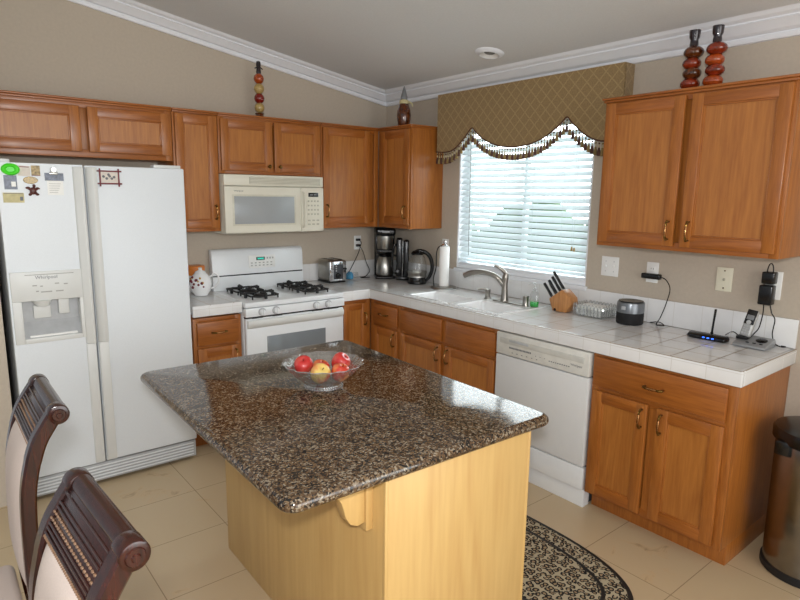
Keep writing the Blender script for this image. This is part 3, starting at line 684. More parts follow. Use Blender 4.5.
# ------------------------------------------------------------------ microwave
t = thing('microwave', 'cream over-the-range microwave mounted above the stove', 'microwave', (-1.264, -.2, 1.371))
X0, X1, Z0, Z1, D = -1.644, -.884, 1.371, 1.766, .396
b = B(); box(b, X0, X1, -D+.03, -.003, Z0, Z1, .004); box(b, X0, X1, -D+.004, -D+.028, Z1-.075, Z1, .006); obj('case', b, 'cream', t)
b = B(); box(b, X0+.18, X1-.03, -D+.002, -D+.006, Z1-.062, Z1-.014, .001, 0)
for k in range(5): box(b, X0+.185, X1-.035, -D-.001, -D+.003, Z1-.060+k*.0095, Z1-.0555+k*.0095, .001, 1)
obj('vent_grille', b, ['creamd', 'cream'], t)
b = B(); box(b, X0, -1.072, -D, -D+.028, Z0+.004, Z1-.079, .006, seg=3); dm = obj('door', b, 'cream', t)
b = B(); box(b, -1.578, -1.128, -D-.002, -D+.002, 1.436, 1.622, .001, 0); ob = obj('door_window', b, 'mwglass', dm)
b = B(); box(b, -1.592, -1.115, -D-.0012, -D+.001, 1.424, 1.634, .001, 0); obj('window_surround', b, mat('cream_surround', (206, 202, 184), .3), dm)
b = B(); tube(b, [(-1.056, -D+.002, 1.655), (-1.056, -D-.025, 1.62), (-1.056, -D-.032, 1.53), (-1.056, -D-.025, 1.44), (-1.056, -D+.002, 1.405)], .009, 10); obj('handle', b, 'cream', dm)
text('Whirlpool', .016, face_y(-1.545, -D-.0005, 1.657), 'mark', dm, 'logo')
b = B(); box(b, -1.070, X1, -D, -D+.028, Z0+.004, Z1-.079, .005); pc = obj('control_panel', b, 'cream', t)
b = B(); box(b, -1.012, -.930, -D-.002, -D+.001, 1.622, 1.652, .001, 0); box(b, -1.0, -.975, -D-.0025, -D-.0015, 1.632, 1.642, 0, 1); box(b, -.968, -.945, -D-.0025, -D-.0015, 1.632, 1.642, 0, 1); obj('display', b, ['screen', 'grey'], pc)
b = B()
for r_ in range(4):
    for c_ in range(4): box(b, -1.018+c_*.026, -1.004+c_*.026, -D-.001, -D+.001, 1.585-r_*.031, 1.597-r_*.031, .0004)
obj('keypad', b, 'creamd', pc); b = B()
for r_ in range(2):
    for c_ in range(3): box(b, -1.018+c_*.036, -.996+c_*.036, -D-.001, -D+.001, 1.448-r_*.028, 1.458-r_*.028, .0004)
obj('keypad', b, 'creamd', pc)
b = B(); box(b, X0+.25, X1-.25, -.30, -.08, Z0-.006, Z0+.002, .002); obj('bottom_vent', b, 'dgrey', t)

# ------------------------------------------------------------------ stove
t = thing('gas_stove', 'white freestanding gas stove with black grates', 'stove', (-1.264, -.3, 0))
X0, X1 = -1.643, -.883
b = B(); box(b, X0, X1, -.62, -.025, .02, .90, .002); obj('stove_body', b, 'enamel', t)
b = B(); box(b, X0, X1, -.660, -.025, .908, .942, .008, seg=3); box(b, X0+.03, X1-.03, -.60, -.13, .9395, .9415, .001); ct = obj('cooktop', b, 'enamel', t)
b = B(); prism(b, [(-.02, .94), (-.09, .94), (-.085, 1.05), (-.078, 1.19), (-.068, 1.225), (-.05, 1.238), (-.02, 1.238)], 'x', X0+.018, X1-.004, .006); bg_ = obj('backguard', b, 'enamel', t)
b = B(); box(b, X0+.02, X1-.015, -.0885, -.08, 1.043, 1.052, .001); obj('vent_slot', b, 'black', bg_)
b = B(); box(b, -1.345, -1.13, -.0845, -.075, 1.09, 1.185, .001, 0)
box(b, -1.285, -1.215, -.0855, -.08, 1.148, 1.172, .001, 1); box(b, -1.275, -1.225, -.0862, -.085, 1.154, 1.166, 0, 2)
for r_ in range(2):
    for c_ in range(6): box(b, -1.33+c_*.032, -1.315+c_*.032, -.0853, -.084, 1.105+r_*.02, 1.113+r_*.02, 0, 3)
for c_ in range(3): box(b, -1.20+c_*.022, -1.188+c_*.022, -.0853, -.084, 1.155, 1.168, 0, 3)
obj('clock_panel', b, ['plate', 'screen', 'teal', 'markl'], bg_)
b = B(); box(b, X0, X1, -.668, -.62, .848, .905, .004); cp = obj('control_panel', b, 'enamel', t)
for x in (-1.53, -1.43, -1.12, -1.022):
    b = B(); cyl(b, (x, -.665, .877), (x, -.672, .877), .027, .027, 24, 1); cyl(b, (x, -.672, .876), (x, -.692, .876), .021, .018, 24, bev=.003); box(b, x-.004, x+.004, -.698, -.688, .858, .894, .002); obj('burner_knob', b, ['enamel', 'lgrey'], cp)
b = B(); box(b, X0+.002, X1-.002, -.66, -.622, .30, .836, .008, seg=3); od = obj('oven_door', b, 'enamel', t)
b = B(); box(b, -1.495, -1.04, -.662, -.658, .42, .705, .0015); obj('oven_window', b, 'ovglass', od)
b = B(); prism(b, [(-.655, .768), (-.664, .772), (-.676, .790), (-.678, .815), (-.672, .826), (-.655, .828)], 'x', X0+.01, X1-.01, .003); obj('oven_handle', b, 'fridget', od)
b = B()
for (u, v) in ((-1.60, -1.52), (-1.45, -1.38), (-1.15, -1.06), (-1.02, -.93)): box(b, u, v, -.6605, -.655, .8355, .8375)
box(b, X0+.004, X1-.004, -.645, -.622, .8365, .847); obj('door_gap', b, 'black', t)
b = B(); box(b, X0+.002, X1-.002, -.655, -.622, .10, .288, .008, seg=3); obj('storage_drawer', b, 'enamel', t)
b = B(); box(b, X0+.03, X1-.03, -.58, -.06, 0, .022); obj('stove_foot', b, 'dgrey', t)
for gx in (-1.455, -1.055):
    for gy in (-.245, -.475):
        b = B(); z = .942
        cyl(b, (gx, gy, z-.001), (gx, gy, z+.012), .045, .04, 24); cyl(b, (gx, gy, z+.012), (gx, gy, z+.020), .032, .030, 24, bev=.003)
        bc = obj('burner', b, 'iron', t)
        b = B(); R = .100; zt = z+.034
        for k in range(4):
            a = k*PI/2; ca, sa = math.cos(a), math.sin(a); pa = -sa; qa = ca
            def Q(r, s, zz): return (gx+ca*r+pa*s, gy+sa*r+qa*s, zz)
            tube(b, [Q(R, 0, z+.002), Q(R, 0, zt-.004), Q(R*.95, 0, zt+.004), Q(R*.6, 0, zt), Q(.022, 0, zt-.002)], [.008, .0095, .009, .0075], 6, smooth=False)
            tube(b, [Q(R, -R*.86, zt-.012), Q(R, R*.86, zt-.012)], .006, 6, smooth=False)
            box(b, *sorted((Q(R, 0, 0)[0]-.009, Q(R, 0, 0)[0]+.009)), *sorted((Q(R, 0, 0)[1]-.009, Q(R, 0, 0)[1]+.009)), z, zt+.006, .003)
        for (cx_, cy_) in ((1, 1), (1, -1), (-1, 1), (-1, -1)): cyl(b, (gx+cx_*R*.93, gy+cy_*R*.93, z), (gx+cx_*R*.93, gy+cy_*R*.93, zt-.006), .005, .006, 8)
        obj('burner_grate', b, 'iron', t)

# ------------------------------------------------------------------ dishwasher
t = thing('dishwasher', 'white built-in dishwasher between the sink and the end cabinet', 'dishwasher', (-.3, -2.235, 0))
y0, y1 = -2.540, -1.910
b = B(); box(b, -.58, -.03, y0+.004, y1-.004, .01, .862, .002); obj('tub_case', b, 'dgrey', t)
b = B(); box(b, -.632, -.585, y0, y1, .732, .863, .006); pn = obj('control_panel', b, mat('dw_panel', (214, 213, 206), .35), t)
b = B(); box(b, -.636, -.63, y0+.03, y1-.03, .80, .832, .002, 0); box(b, -.637, -.63, y1-.24, y1-.10, .815, .828, .001, 1); obj('door_latch', b, [mat('dw_lip', (198, 197, 190), .4), 'lgrey'], pn)
b = B()
for k in range(16): box(b, -.633, -.63, y1-.10-k*.010, y1-.107-k*.010, .776, .786)
for k in range(6): box(b, -.633, -.63, y1-.12-k*.035, y1-.128-k*.035, .752, .756)
for k in range(10): box(b, -.633, -.63, y1-.38-k*.014, y1-.388-k*.014, .762, .767)
for k in range(3): box(b, -.633, -.63, y1-.29-k*.03, y1-.294-k*.03, .77, .774)
obj('printed_marks', b, 'mark', pn)
text('Whirlpool', .017, face_x(-.6325, y0+.075, .779), 'mark', pn, 'logo')
b = B(); box(b, -.630, -.585, y0, y1, .240, .727, .005); obj('door_panel', b, mat('dw_door', (216, 217, 217), .35, var=.01), t)
b = B(); box(b, -.622, -.585, y0, y1, .105, .230, .005); obj('lower_panel', b, 'enamel', t)
b = B(); box(b, -.575, -.54, y0+.003, y1-.003, 0, .10, .002); box(b, -.60, -.575, y0, y1, .0, .10, .002); obj('kick_plate', b, 'enamel', t)

# ------------------------------------------------------------------ island
IC = (-2.0518, -2.3016); IR = -.0195; IH = .8868
def L2(x, y):  # island points stay in their own frame; the thing is rotated
    return x, y
t = thing('kitchen_island', 'maple kitchen island cabinet with a corbel in the middle of the kitchen', 'kitchen island', (IC[0], IC[1], 0)); t.rotation_euler = (0, 0, IR)
b = B(); box(b, -2.2561, -1.6269, -2.965, -1.7337, 0, .844, .002); obj('island_body', b, 'maple', t)
b = B(); box(b, -2.2575, -2.2455, -2.9675, -2.955, 0, .843, .003); box(b, -1.6385, -1.6255, -2.9665, -2.955, 0, .843, .003); obj('corner_trim', b, 'maple', t)
b = B(); box(b, -2.555, -2.2575, -2.90, -1.65, .830, .8435, .001); box(b, -2.2575, -1.60, -1.7335, -1.65, .830, .8435, .001); obj('plywood_underlay', b, mat('underlay_wood', (176, 124, 72), .5), t)
b = B(); box(b, -2.281, -2.2565, -2.905, -2.845, .668, .829, .002); obj('corbel_plate', b, 'maple', t)
pr = [(-2.281, .829), (-2.392, .829), (-2.392, .812), (-2.376, .800), (-2.362, .782), (-2.354, .758), (-2.346, .728), (-2.330, .702), (-2.305, .690), (-2.281, .694)]
b = B(); prism(b, pr, 'y', -2.897, -2.853, .002); obj('corbel', b, 'maple', t)
# granite top
t = thing('granite_countertop', 'brown speckled granite top of the kitchen island', 'countertop', (IC[0], IC[1], .85)); t.rotation_euler = (0, 0, IR)
def rrect(x0, x1, y0, y1, r, n=6):
    P_ = []
    for (cx, cy, a0) in ((x0+r, y0+r, PI), (x1-r, y0+r, 1.5*PI), (x1-r, y1-r, 0), (x0+r, y1-r, .5*PI)):
        for k in range(n+1): a = a0+k*PI/2/n; P_.append((cx+r*math.cos(a), cy+r*math.sin(a)))
    return P_
b = B(); prof = []; T = (IH-0.8445)/2
rings = []
for k in range(9):
    a = -PI/2+k*PI/8; ins = T*(1-math.cos(a)); z = 0.8445+T+T*math.sin(a)
    rings.append([b.verts.new((p[0], p[1], z)) for p in rrect(-2.578+ins, -1.528-ins, -2.9854+ins, -1.6177-ins, .045-ins*.5)])
for k in range(8):
    n = len(rings[k])
    for i in range(n): b.faces.new((rings[k][i], rings[k][(i+1) % n], rings[k+1][(i+1) % n], rings[k+1][i]))
b.faces.new(rings[0][::-1]); b.faces.new(rings[-1]); obj('slab', b, 'granite', t)

# ------------------------------------------------------------------ fruit bowl
BC = (-2.03, -2.24, IH+.001)
b = B()
def scal(a, z): return 1+(.03*max(0, (z-.03)/.07))*math.cos(a*16)+(.018 if .01 < z < .095 else 0)*math.cos(a*48)
lathe(b, [(0, .004), (.055, .004), (.07, .0), (.076, .0), (.078, .006), (.074, .016), (.085, .028), (.115, .052), (.138, .078), (.156, .097), (.159, .100), (.154, .100), (.133, .083), (.110, .060), (.080, .036), (.06, .022), (0, .018)], BC, 288, mod=scal)
for (rr_, zz_, ra) in ((.157, .0985, .0020), (.077, .004, .0024)):
    tube(b, [(BC[0]+rr_*scal(a_, zz_)*math.cos(a_), BC[1]+rr_*scal(a_, zz_)*math.sin(a_), BC[2]+zz_) for a_ in [i_*2*PI/144 for i_ in range(145)]], ra, 6, 1, smooth=False)
M['rimglass'] = clear('glass_rim', (.95, .96, .97), 3.2, .05, white_mix=.20)  # white diffuse share puts the rim's bright glints into its colour
one('fruit_bowl', b, ['cut', 'rimglass'], 'clear cut-glass fruit bowl with scalloped rim on the island', 'bowl', BC)
def apple(x, y, z, r, m, label, tiltv=(0, 0)):
    t = thing('apple', label, 'apple', (x, y, z-r*.9), 'apples in the glass bowl')
    prof = [(.0, -.80), (.10, -.86), (.32, -.90), (.62, -.78), (.86, -.45), (.98, -.05), (1.0, .25), (.92, .58), (.68, .84), (.38, .90), (.15, .80), (0, .66)]
    b = B(); lathe(b, [(p*r, q*r) for p, q in prof], (x, y, z), 24)
    R_ = Matrix.Rotation(tiltv[0], 3, 'X') @ Matrix.Rotation(tiltv[1], 3, 'Y'); bmesh.ops.rotate(b, cent=(x, y, z), matrix=R_, verts=b.verts); obj('flesh', b, m, t)
    b = B(); tube(b, [(x, y, z+.66*r), (x+.002, y, z+1.0*r)], .0016, 6, smooth=False); bmesh.ops.rotate(b, cent=(x, y, z), matrix=R_, verts=b.verts); obj('stem', b, 'amber', t)
apple(-2.082, -2.175, .966, .038, 'applered', 'red apple at the left of the glass bowl', (.5, -.3))
apple(-1.938, -2.225, .966, .039, 'applered', 'red apple at the right of the glass bowl', (.6, .4))
apple(-2.058, -2.262, .948, .040, 'appleyel', 'yellow and red apple in front in the glass bowl', (.7, 0))
apple(-1.982, -2.290, .946, .037, 'applemix', 'orange-red apple right of the yellow apple in the bowl', (.3, .2))
apple(-2.012, -2.190, .945, .036, 'applemix', 'mostly hidden red apple between the two raised red apples', (.2, .2))

# ------------------------------------------------------------------ window valance and blind
vy0, vy1, vd = -2.292, -.762, .10
t = thing('window_valance', 'gold trellis-pattern box valance with scalloped tasselled hem above the window', 'valance', (-.05, (vy0+vy1)/2, 1.97))
hem = [(-.762, 1.972), (-.80, 1.968), (-.86, 1.966), (-.92, 1.972), (-.98, 1.998), (-1.03, 2.037), (-1.08, 2.08), (-1.128, 2.122), (-1.16, 2.098), (-1.22, 2.052), (-1.30, 2.012), (-1.39, 1.985), (-1.47, 1.973), (-1.53, 1.970), (-1.59, 1.973), (-1.67, 1.985), (-1.76, 2.013), (-1.84, 2.058), (-1.90, 2.103), (-1.93, 2.126), (-1.965, 2.092), (-2.02, 2.045), (-2.08, 2.003), (-2.15, 1.975), (-2.22, 1.966), (-2.292, 1.966)]
b = B(); ztop = 2.386
for (xf, xb) in ((-vd, -vd+.012),):
    for i in range(len(hem)-1):
        (ya, za), (yb, zb) = hem[i], hem[i+1]
        va = [b.verts.new((x, y, z)) for x in (xf, xb) for (y, z) in ((ya, za), (yb, zb), (yb, ztop), (ya, ztop))]
        b.faces.new((va[0], va[1], va[2], va[3])); b.faces.new((va[7], va[6], va[5], va[4])); b.faces.new((va[0], va[4], va[5], va[1])); b.faces.new((va[3], va[2], va[6], va[7]))
bmesh.ops.remove_doubles(b, verts=b.verts, dist=1e-5)
bmesh.ops.recalc_face_normals(b, faces=b.faces)
box(b, -vd+.0125, -.002, vy1-.012, vy1, 1.972, ztop); box(b, -vd+.0125, -.002, vy0, vy0+.012, 1.966, ztop); box(b, -vd+.0125, -.002, vy0+.0125, vy1-.0125, ztop-.014, ztop-.002)
obj('valance_fabric', b, 'brocade', t)
b = B(); tube(b, [(-vd-.003, y, z-.001) for y, z in hem], .0045, 8, k=3); obj('cord_trim', b, mat('brown_cord', (86, 50, 32), .8), t)
# tassels hang below the hem
def hemz(y):
    for i in range(len(hem)-1):
        if hem[i][0] >= y >= hem[i+1][0]:
            f = (hem[i][0]-y)/(hem[i][0]-hem[i+1][0]); return hem[i][1]*(1-f)+hem[i+1][1]*f
    return hem[-1][1]
n = 66
mt = [mat('tassel_brown', (84, 52, 40), .7, var=.3), mat('tassel_gold', (134, 112, 66), .7, var=.3), mat('tassel_bead', (196, 182, 140), .4)]
for k in range(n):
    y = vy1-.012-(vy1-vy0-.024)*k/(n-1); z = hemz(y)-.006; b = B()
    cyl(b, (-vd-.003, y, z+.004), (-vd-.003, y, z-.036), .0016, .0016, 5, 2); ball(b, (-vd-.003, y, z-.012), .006, k % 2, 7, 5); ball(b, (-vd-.003, y, z-.030), .005, 2, 7, 5)
    lathe(b, [(.001, -.034), (.007, -.038), (.006, -.044), (.009, -.050), (.0118, -.080), (.004, -.083)], (-vd-.003, y, z), 7, k % 2)
    obj('tassel', b, mt, t)
t = thing('window_blind', 'white horizontal slat blind covering the window', 'window blind', (.03, (WY0+WY1)/2, 1.12))
sx_ = .028; ya, yb = WY0+.018, WY1-.018; nS = 21; zs0 = 1.198; dz = .0425
b = B(); th = math.radians(-39)
for k in range(nS):
    z = zs0+k*dz; t2 = bmesh.new(); W_ = .025
    rows = []
    for y in (ya, yb):
        rows.append([t2.verts.new((sx_+u*W_*math.cos(th), y, z+u*W_*math.sin(th)*-1+.003*(1-u*u))) for u in (-1, -.5, 0, .5, 1)])
        rows.append([t2.verts.new((sx_+u*W_*math.cos(th), y, z+u*W_*math.sin(th)*-1+.003*(1-u*u)-.0022)) for u in (-1, -.5, 0, .5, 1)])
    A0, A1, B0, B1 = rows
    for i in range(4):
        t2.faces.new((A0[i], A0[i+1], B0[i+1], B0[i])); t2.faces.new((A1[i], B1[i], B1[i+1], A1[i+1]))
    t2.faces.new((A0[0], B0[0], B1[0], A1[0])); t2.faces.new((A0[4], A1[4], B1[4], B0[4])); t2.faces.new(A0+A1[::-1]); t2.faces.new((B0+B1[::-1])[::-1])
    bmesh.ops.recalc_face_normals(t2, faces=t2.faces); merge(b, t2)
obj('slats', b, 'slat', t)
b = B(); box(b, sx_-.025, sx_+.025, ya, yb, 1.152, 1.172, .004); obj('bottom_rail', b, 'slat', t)
b = B(); box(b, sx_-.026, sx_+.03, ya, yb, 2.10, 2.145, .004); obj('head_rail', b, 'slat', t)
b = B()
for y in (-1.12, -1.36, -1.62, -1.86):
    for x in (sx_-.024, sx_+.024): tube(b, [(x, y, 1.172), (x, y, 2.11)], .0009, 5, smooth=False)
obj('ladder_cord', b, 'slat', t)
b = B(); tube(b, [(-.004, -1.03, 2.10), (-.004, -1.04, 1.20)], .0032, 8, smooth=False); obj('tilt_wand', b, 'lgrey', t)
b = B(); tube(b, [(-.006, -1.95, 2.10), (-.006, -1.95, 1.33)], .001, 5, smooth=False); tube(b, [(-.008, -1.965, 2.10), (-.008, -1.965, 1.33)], .001, 5, smooth=False); tube(b, [(-.006, -1.955, 1.335), (-.006, -1.955, 1.31)], [.004, .008], 8, 1, smooth=False); tube(b, [(-.008, -1.975, 1.33), (-.008, -1.975, 1.305)], [.004, .008], 8, 1, smooth=False); obj('pull_cord', b, ['slat', 'speck'], t)

# ------------------------------------------------------------------ gourd ornaments on top of the cabinets
def stack(name, label, x, y, z0, parts, top, group=None):
    t = thing(name, label, 'figurine', (x, y, z0), group); z = z0
    for (r, h, m, dx) in parts:
        b = B(); ball(b, (x+dx, y+dx, z+h/2), (r, r, h/2*1.08)); obj('gourd_bulb', b, m, t); z += h*.92
    b = B(); lathe(b, [(0, -.01)]+top+[(0, top[-1][1])], (x, y, z), 18); obj('finial', b, 'plum', t)
x, y = -1.272, -.18
t = thing('ball_totem', 'tall totem of orange, beige and red balls on the cabinet above the microwave', 'figurine', (x, y, UT))
b = B(); lathe(b, [(0, .0005), (.036, .0005), (.038, .006), (.030, .018), (.026, .03), (.034, .038), (0, .045)], (x, y, UT), 24); obj('base', b, 'amber', t)
for (zc, r, m) in ((2.238, .035, 'speck'), (2.302, .036, 'red'), (2.367, .036, 'speck'), (2.434, .036, 'orangeg')):
    b = B(); ball(b, (x, y, zc), r); obj('ball', b, m, t)
b = B(); lathe(b, [(0, 2.464), (.016, 2.466), (.018, 2.48), (.014, 2.50), (.017, 2.53), (.014, 2.548), (0, 2.553)], (x, y, 0), 16); tube(b, [(x-.03, y, 2.50), (x, y-.012, 2.51), (x+.03, y, 2.50)], .004, 6); obj('finial', b, 'plum', t)
# bottle gourd on corner cabinet
x, y = -.215, -.50
t = thing('gourd_bottle', 'dark red-brown bottle figurine with pale collar on the corner cabinet', 'figurine', (x, y, UT))
b = B(); lathe(b, [(0, .0005), (.040, .0005), (.045, .02), (.052, .055), (.056, .09), (.052, .125), (.042, .155), (.034, .18), (0, .185)], (x, y, UT), 24); obj('body', b, 'amber', t)
b = B(); lathe(b, [(0, .178), (.036, .178), (.036, .20), (.028, .208), (0, .21)], (x, y, UT), 20); tube(b, [(x+.02, y-.02, UT+.195), (x+.05, y-.03, UT+.185), (x+.058, y-.035, UT+.16)], [.008, .006, .003], 6); obj('collar', b, 'kraft', t)
b = B(); lathe(b, [(0, .206), (.024, .206), (.027, .225), (.020, .25), (.014, .275), (.006, .30), (0, .312)], (x, y, UT), 18); obj('cap', b, 'grey', t)
def gourd(x, y, z0, m1, m2, label, top):
    t = thing('stacked_gourd', label, 'figurine', (x, y, z0), None)
    b = B(); lathe(b, [(0, .0005), (.045, .0005), (.045, .008), (.03, .016), (0, .016)], (x, y, z0), 24); obj('base', b, 'plum', t)
    for i, (zc, r) in enumerate(((.045, .046), (.094, .044), (.142, .044), (.192, .047))):
        b = B(); ball(b, (x+(-1)**i*.003, y+(-1)**i*.004, z0+zc), (r, r, .031)); obj('gourd_bulb', b, (m1, m2)[i % 2], t)
    b = B(); lathe(b, [(0, .212), (.02, .212), (.02, .235), (.018, .25), (.024, .262), (.026, top), (0, top+.003)], (x, y, z0), 18); obj('neck', b, 'plum', t)
gourd(-.18, -2.703, UT, 'rust', 'amber', 'brown stacked gourd ornament, left of the pair on the right wall cabinet', .295)
gourd(-.18, -2.813, UT, 'orangeg', 'rust', 'orange-red stacked gourd ornament, right of the pair on the right wall cabinet', .295)

# ------------------------------------------------------------------ counter items, left counter
c = (-1.775, -.25, HB+.0025)
t = thing('floral_teapot', 'white floral teapot on the counter beside the refrigerator', 'teapot', c)
b = B(); lathe(b, [(0, .001), (.044, .001), (.046, .008), (.066, .04), (.073, .08), (.068, .115), (.048, .142), (.038, .152), (0, .152)], c, 32); bd = obj('pot_body', b, 'porc', t)
b = B(); lathe(b, [(0, .1525), (.039, .1525), (.032, .165), (.013, .173), (.011, .18), (.015, .188), (0, .195)], c, 24); obj('lid', b, 'porc', t)
hd = Vector((.776, -.3, 0)).normalized()
def hp(r, z): return (c[0]+hd.x*r, c[1]+hd.y*r, c[2]+z)
b = B(); tube(b, [hp(.062, .045), hp(.09, .055), hp(.118, .09), (hp(.115, .13)), hp(.09, .15), hp(.075, .135), hp(.06, .125)], .0065, 8); obj('handle', b, 'porc', t)
b = B(); tube(b, [hp(-.062, .055), hp(-.10, .08), hp(-.125, .14)], [.014, .010, .007], 10); obj('spout', b, 'porc', t)
b = B(); random.seed(3)
for k in range(16):
    a = -PI*.75+random.uniform(-.9, .9); z = random.uniform(.06, .13); r = .071 if z < .11 else .065
    ball(b, (c[0]+r*math.cos(a), c[1]+r*math.sin(a), c[2]+z), random.uniform(.006, .011), k % 3, 8, 5)
obj('painted_flowers', b, ['maroon', 'brassp', 'maroon'], bd)
c = (-1.745, -.085, HB+.0025)
t = thing('orange_lidded_jar', 'glass canister with orange lid behind the floral teapot', 'canister', c)
b = B(); lathe(b, [(0, .001), (.058, .001), (.06, .01), (.06, .12), (0, .12)], c, 28); obj('jar', b, 'porc', t)
b = B(); lathe(b, [(0, .12), (.062, .12), (.062, .18), (.056, .186), (0, .186)], c, 28); obj('lid', b, 'orange', t)

# ------------------------------------------------------------------ toaster
t = thing('toaster', 'brushed steel two-slot toaster on the counter right of the stove', 'toaster', (-.65, -.13, H+.002))
x0, x1, y0, y1, z0 = -.735, -.570, -.235, -.04, H+.002
b = B(); box(b, x0, x1, y0+.012, y1, z0+.012, z0+.185, .028, seg=4); obj('shell', b, 'steel', t)
b = B(); box(b, x0+.004, x1-.004, y0, y0+.02, z0+.014, z0+.178, .02, seg=3); fp = obj('control_face', b, 'chrome', t)
b = B(); box(b, x0+.038, x1-.038, y0-.003, y0+.004, z0+.03, z0+.15, .003); obj('control_inset', b, 'dgrey', fp)
b = B(); cyl(b, (-.66, y0-.003, z0+.06), (-.66, y0-.02, z0+.06), .022, .019, 24, bev=.003); obj('dial', b, 'black', fp)
b = B(); box(b, -.605, -.585, y0-.022, y0, z0+.105, z0+.12, .003); obj('lever', b, 'black', fp)
b = B()
for k in range(3): cyl(b, (-.675+k*.0, y0-.003, z0+.10+k*.018), (-.675, y0-.008, z0+.10+k*.018), .006, .005, 10)
obj('keypad', b, 'lgrey', fp)
b = B()
for x in (-.69, -.615): box(b, x-.015, x+.015, y0+.03, y1-.02, z0+.1835, z0+.187, .001)
obj('slot', b, 'black', t)
b = B(); box(b, x0+.004, x1-.004, y0+.014, y1-.004, z0, z0+.016, .004); obj('base', b, 'black', t)
b = B(); random.seed(5)
prism(b, [(-.45, H+.002), (-.405, H+.002), (-.40, H+.03), (-.41, H+.055), (-.43, H+.07), (-.45, H+.05), (-.458, H+.02)], 'y', -.13, -.085, .008)
for v in b.verts: v.co += Vector((random.uniform(-.003, .003),)*3)
for v in b.verts: v.co.z = max(v.co.z, H+.002)
for v in b.verts: v.co.x -= .03
one('blue_packet', b, 'bluep', 'small crumpled blue plastic packet right of the toaster', 'packet', (-.43, -.105, H+.002))
b = B(); box(b, -.41, -.365, -.105, -.075, H+.002, H+.055, .004); one('glass_shaker', b, 'glass', 'little clear square container beside the blue packet', 'container', (-.365, -.09, H+.002))

# ------------------------------------------------------------------ coffee maker (turned to the room)
cm = Vector((-.145, -.178, H+.002))
t = thing('coffee_maker', 'black and stainless drip coffee maker in the counter corner', 'coffee maker', cm); t.rotation_euler = (0, 0, -.55); t.scale = (1.1, 1.1, 1)
x, y, z = cm
b = B(); box(b, x-.075, x+.075, y+.02, y+.095, z, z+.41, .015, seg=3); box(b, x-.078, x+.078, y-.095, y+.09, z, z+.022, .01); box(b, x-.078, x+.078, y-.09, y+.09, z+.365, z+.43, .02, seg=3)
box(b, x-.076, x+.076, y-.02, y+.03, z+.225, z+.37, .006); box(b, x-.07, x+.07, y-.07, y+.03, z+.213, z+.25, .012); obj('housing', b, 'black', t)
b = B(); lathe(b, [(0, .25), (.058, .25), (.061, .26), (.061, .36), (0, .366)], (x, y-.028, z), 32); obj('filter_basket', b, 'steel', t)
b = B(); lathe(b, [(0, .024), (.056, .024), (.064, .03), (.067, .06), (.064, .12), (.052, .165), (.045, .185), (0, .186)], (x, y-.022, z), 32); cf = obj('thermal_carafe', b, 'steel', t)
b = B(); lathe(b, [(0, .186), (.052, .186), (.054, .196), (.045, .21), (0, .212)], (x, y-.022, z), 28); obj('carafe_lid', b, 'black', cf)
b = B(); tube(b, [(x+.03, y-.03, z+.195), (x+.095, y-.045, z+.19), (x+.108, y-.05, z+.13), (x+.095, y-.045, z+.06), (x+.068, y-.04, z+.05)], .009, 10); obj('carafe_handle', b, 'black', cf)
b = B(); box(b, x-.03, x+.03, y-.093, y-.088, z+.39, z+.405, .001); obj('display', b, 'lgrey', t)
# tall narrow appliance between coffee maker and kettle
cm = Vector((-.095, -.365, H+.002)); x, y, z = cm
t = thing('can_opener', 'tall slim black can opener with chrome strip between coffee maker and kettle', 'can opener', cm); t.rotation_euler = (0, 0, -.7)
b = B(); box(b, x-.055, x-.004, y-.045, y+.05, z, z+.35, .014, seg=3); box(b, x+.006, x+.052, y-.05, y+.05, z, z+.335, .014, seg=3); box(b, x-.055, x+.055, y-.055, y+.055, z, z+.03, .01); obj('body', b, 'black', t)
b = B(); tube(b, [(x+.0, y-.052, z+.03), (x+.0, y-.058, z+.2), (x+.0, y-.05, z+.33)], .006, 8); obj('chrome_strip', b, 'chrome', t)
b = B(); tube(b, [(x-.062, y-.04, z+.30), (x-.085, y-.045, z+.24), (x-.088, y-.045, z+.15), (x-.08, y-.04, z+.08)], [.006, .008, .008, .006], 8); tube(b, [(x-.05, y-.03, z+.29), (x-.062, y-.04, z+.30)], .006, 8, smooth=False); obj('handle', b, 'black', t)
b = B(); cyl(b, (x-.045, y-.045, z+.07), (x-.045, y-.065, z+.07), .026, .022, 20, bev=.003); obj('knob', b, 'black', t)
# glass kettle
c = Vector((-.135, -.60, H+.002)); x, y, z = c
t = thing('glass_kettle', 'round glass electric kettle with black hooped handle', 'kettle', c)
b = B(); lathe(b, [(0, 0), (.075, 0), (.078, .008), (.074, .022), (.068, .03), (.068, .05), (.06, .055), (0, .055)], c, 36); obj('base', b, 'black', t)
b = B(); lathe(b, [(.06, .054), (.072, .08), (.078, .12), (.074, .17), (.060, .215), (.045, .238)], c, 36); obj('glass_body', b, 'glass', t)
b = B(); lathe(b, [(.075, .054), (.0735, .068), (.0765, .095), (.0795, .10), (.0795, .095), (.0735, .066), (.07, .053)], c, 36); obj('metal_band', b, 'steel', t)
b = B(); lathe(b, [(0, .232), (.048, .234), (.05, .246), (.036, .262), (0, .268)], c, 28); obj('lid', b, 'black', t)
b = B(); R_ = rt.copy(); R_.z = 0; R_.normalize()
def kp(r, h): return (x+R_.x*r, y+R_.y*r, z+h)
tube(b, [kp(-.045, .235), kp(0, .262), kp(.05, .258), kp(.095, .225), kp(.118, .165), kp(.118, .11), kp(.10, .055), kp(.072, .022)], [.013, .015, .016, .016, .016, .015, .013, .011], 12); obj('handle', b, 'black', t)
b = B(); tube(b, [kp(.105, .232), kp(.130, .17), kp(.130, .11), kp(.112, .05)], .006, 10); obj('handle_accent', b, 'chrome', t)
b = B(); tube(b, [kp(-.045, .22), kp(-.07, .232)], [.014, .010], 12, smooth=False); obj('spout', b, 'glass', t)
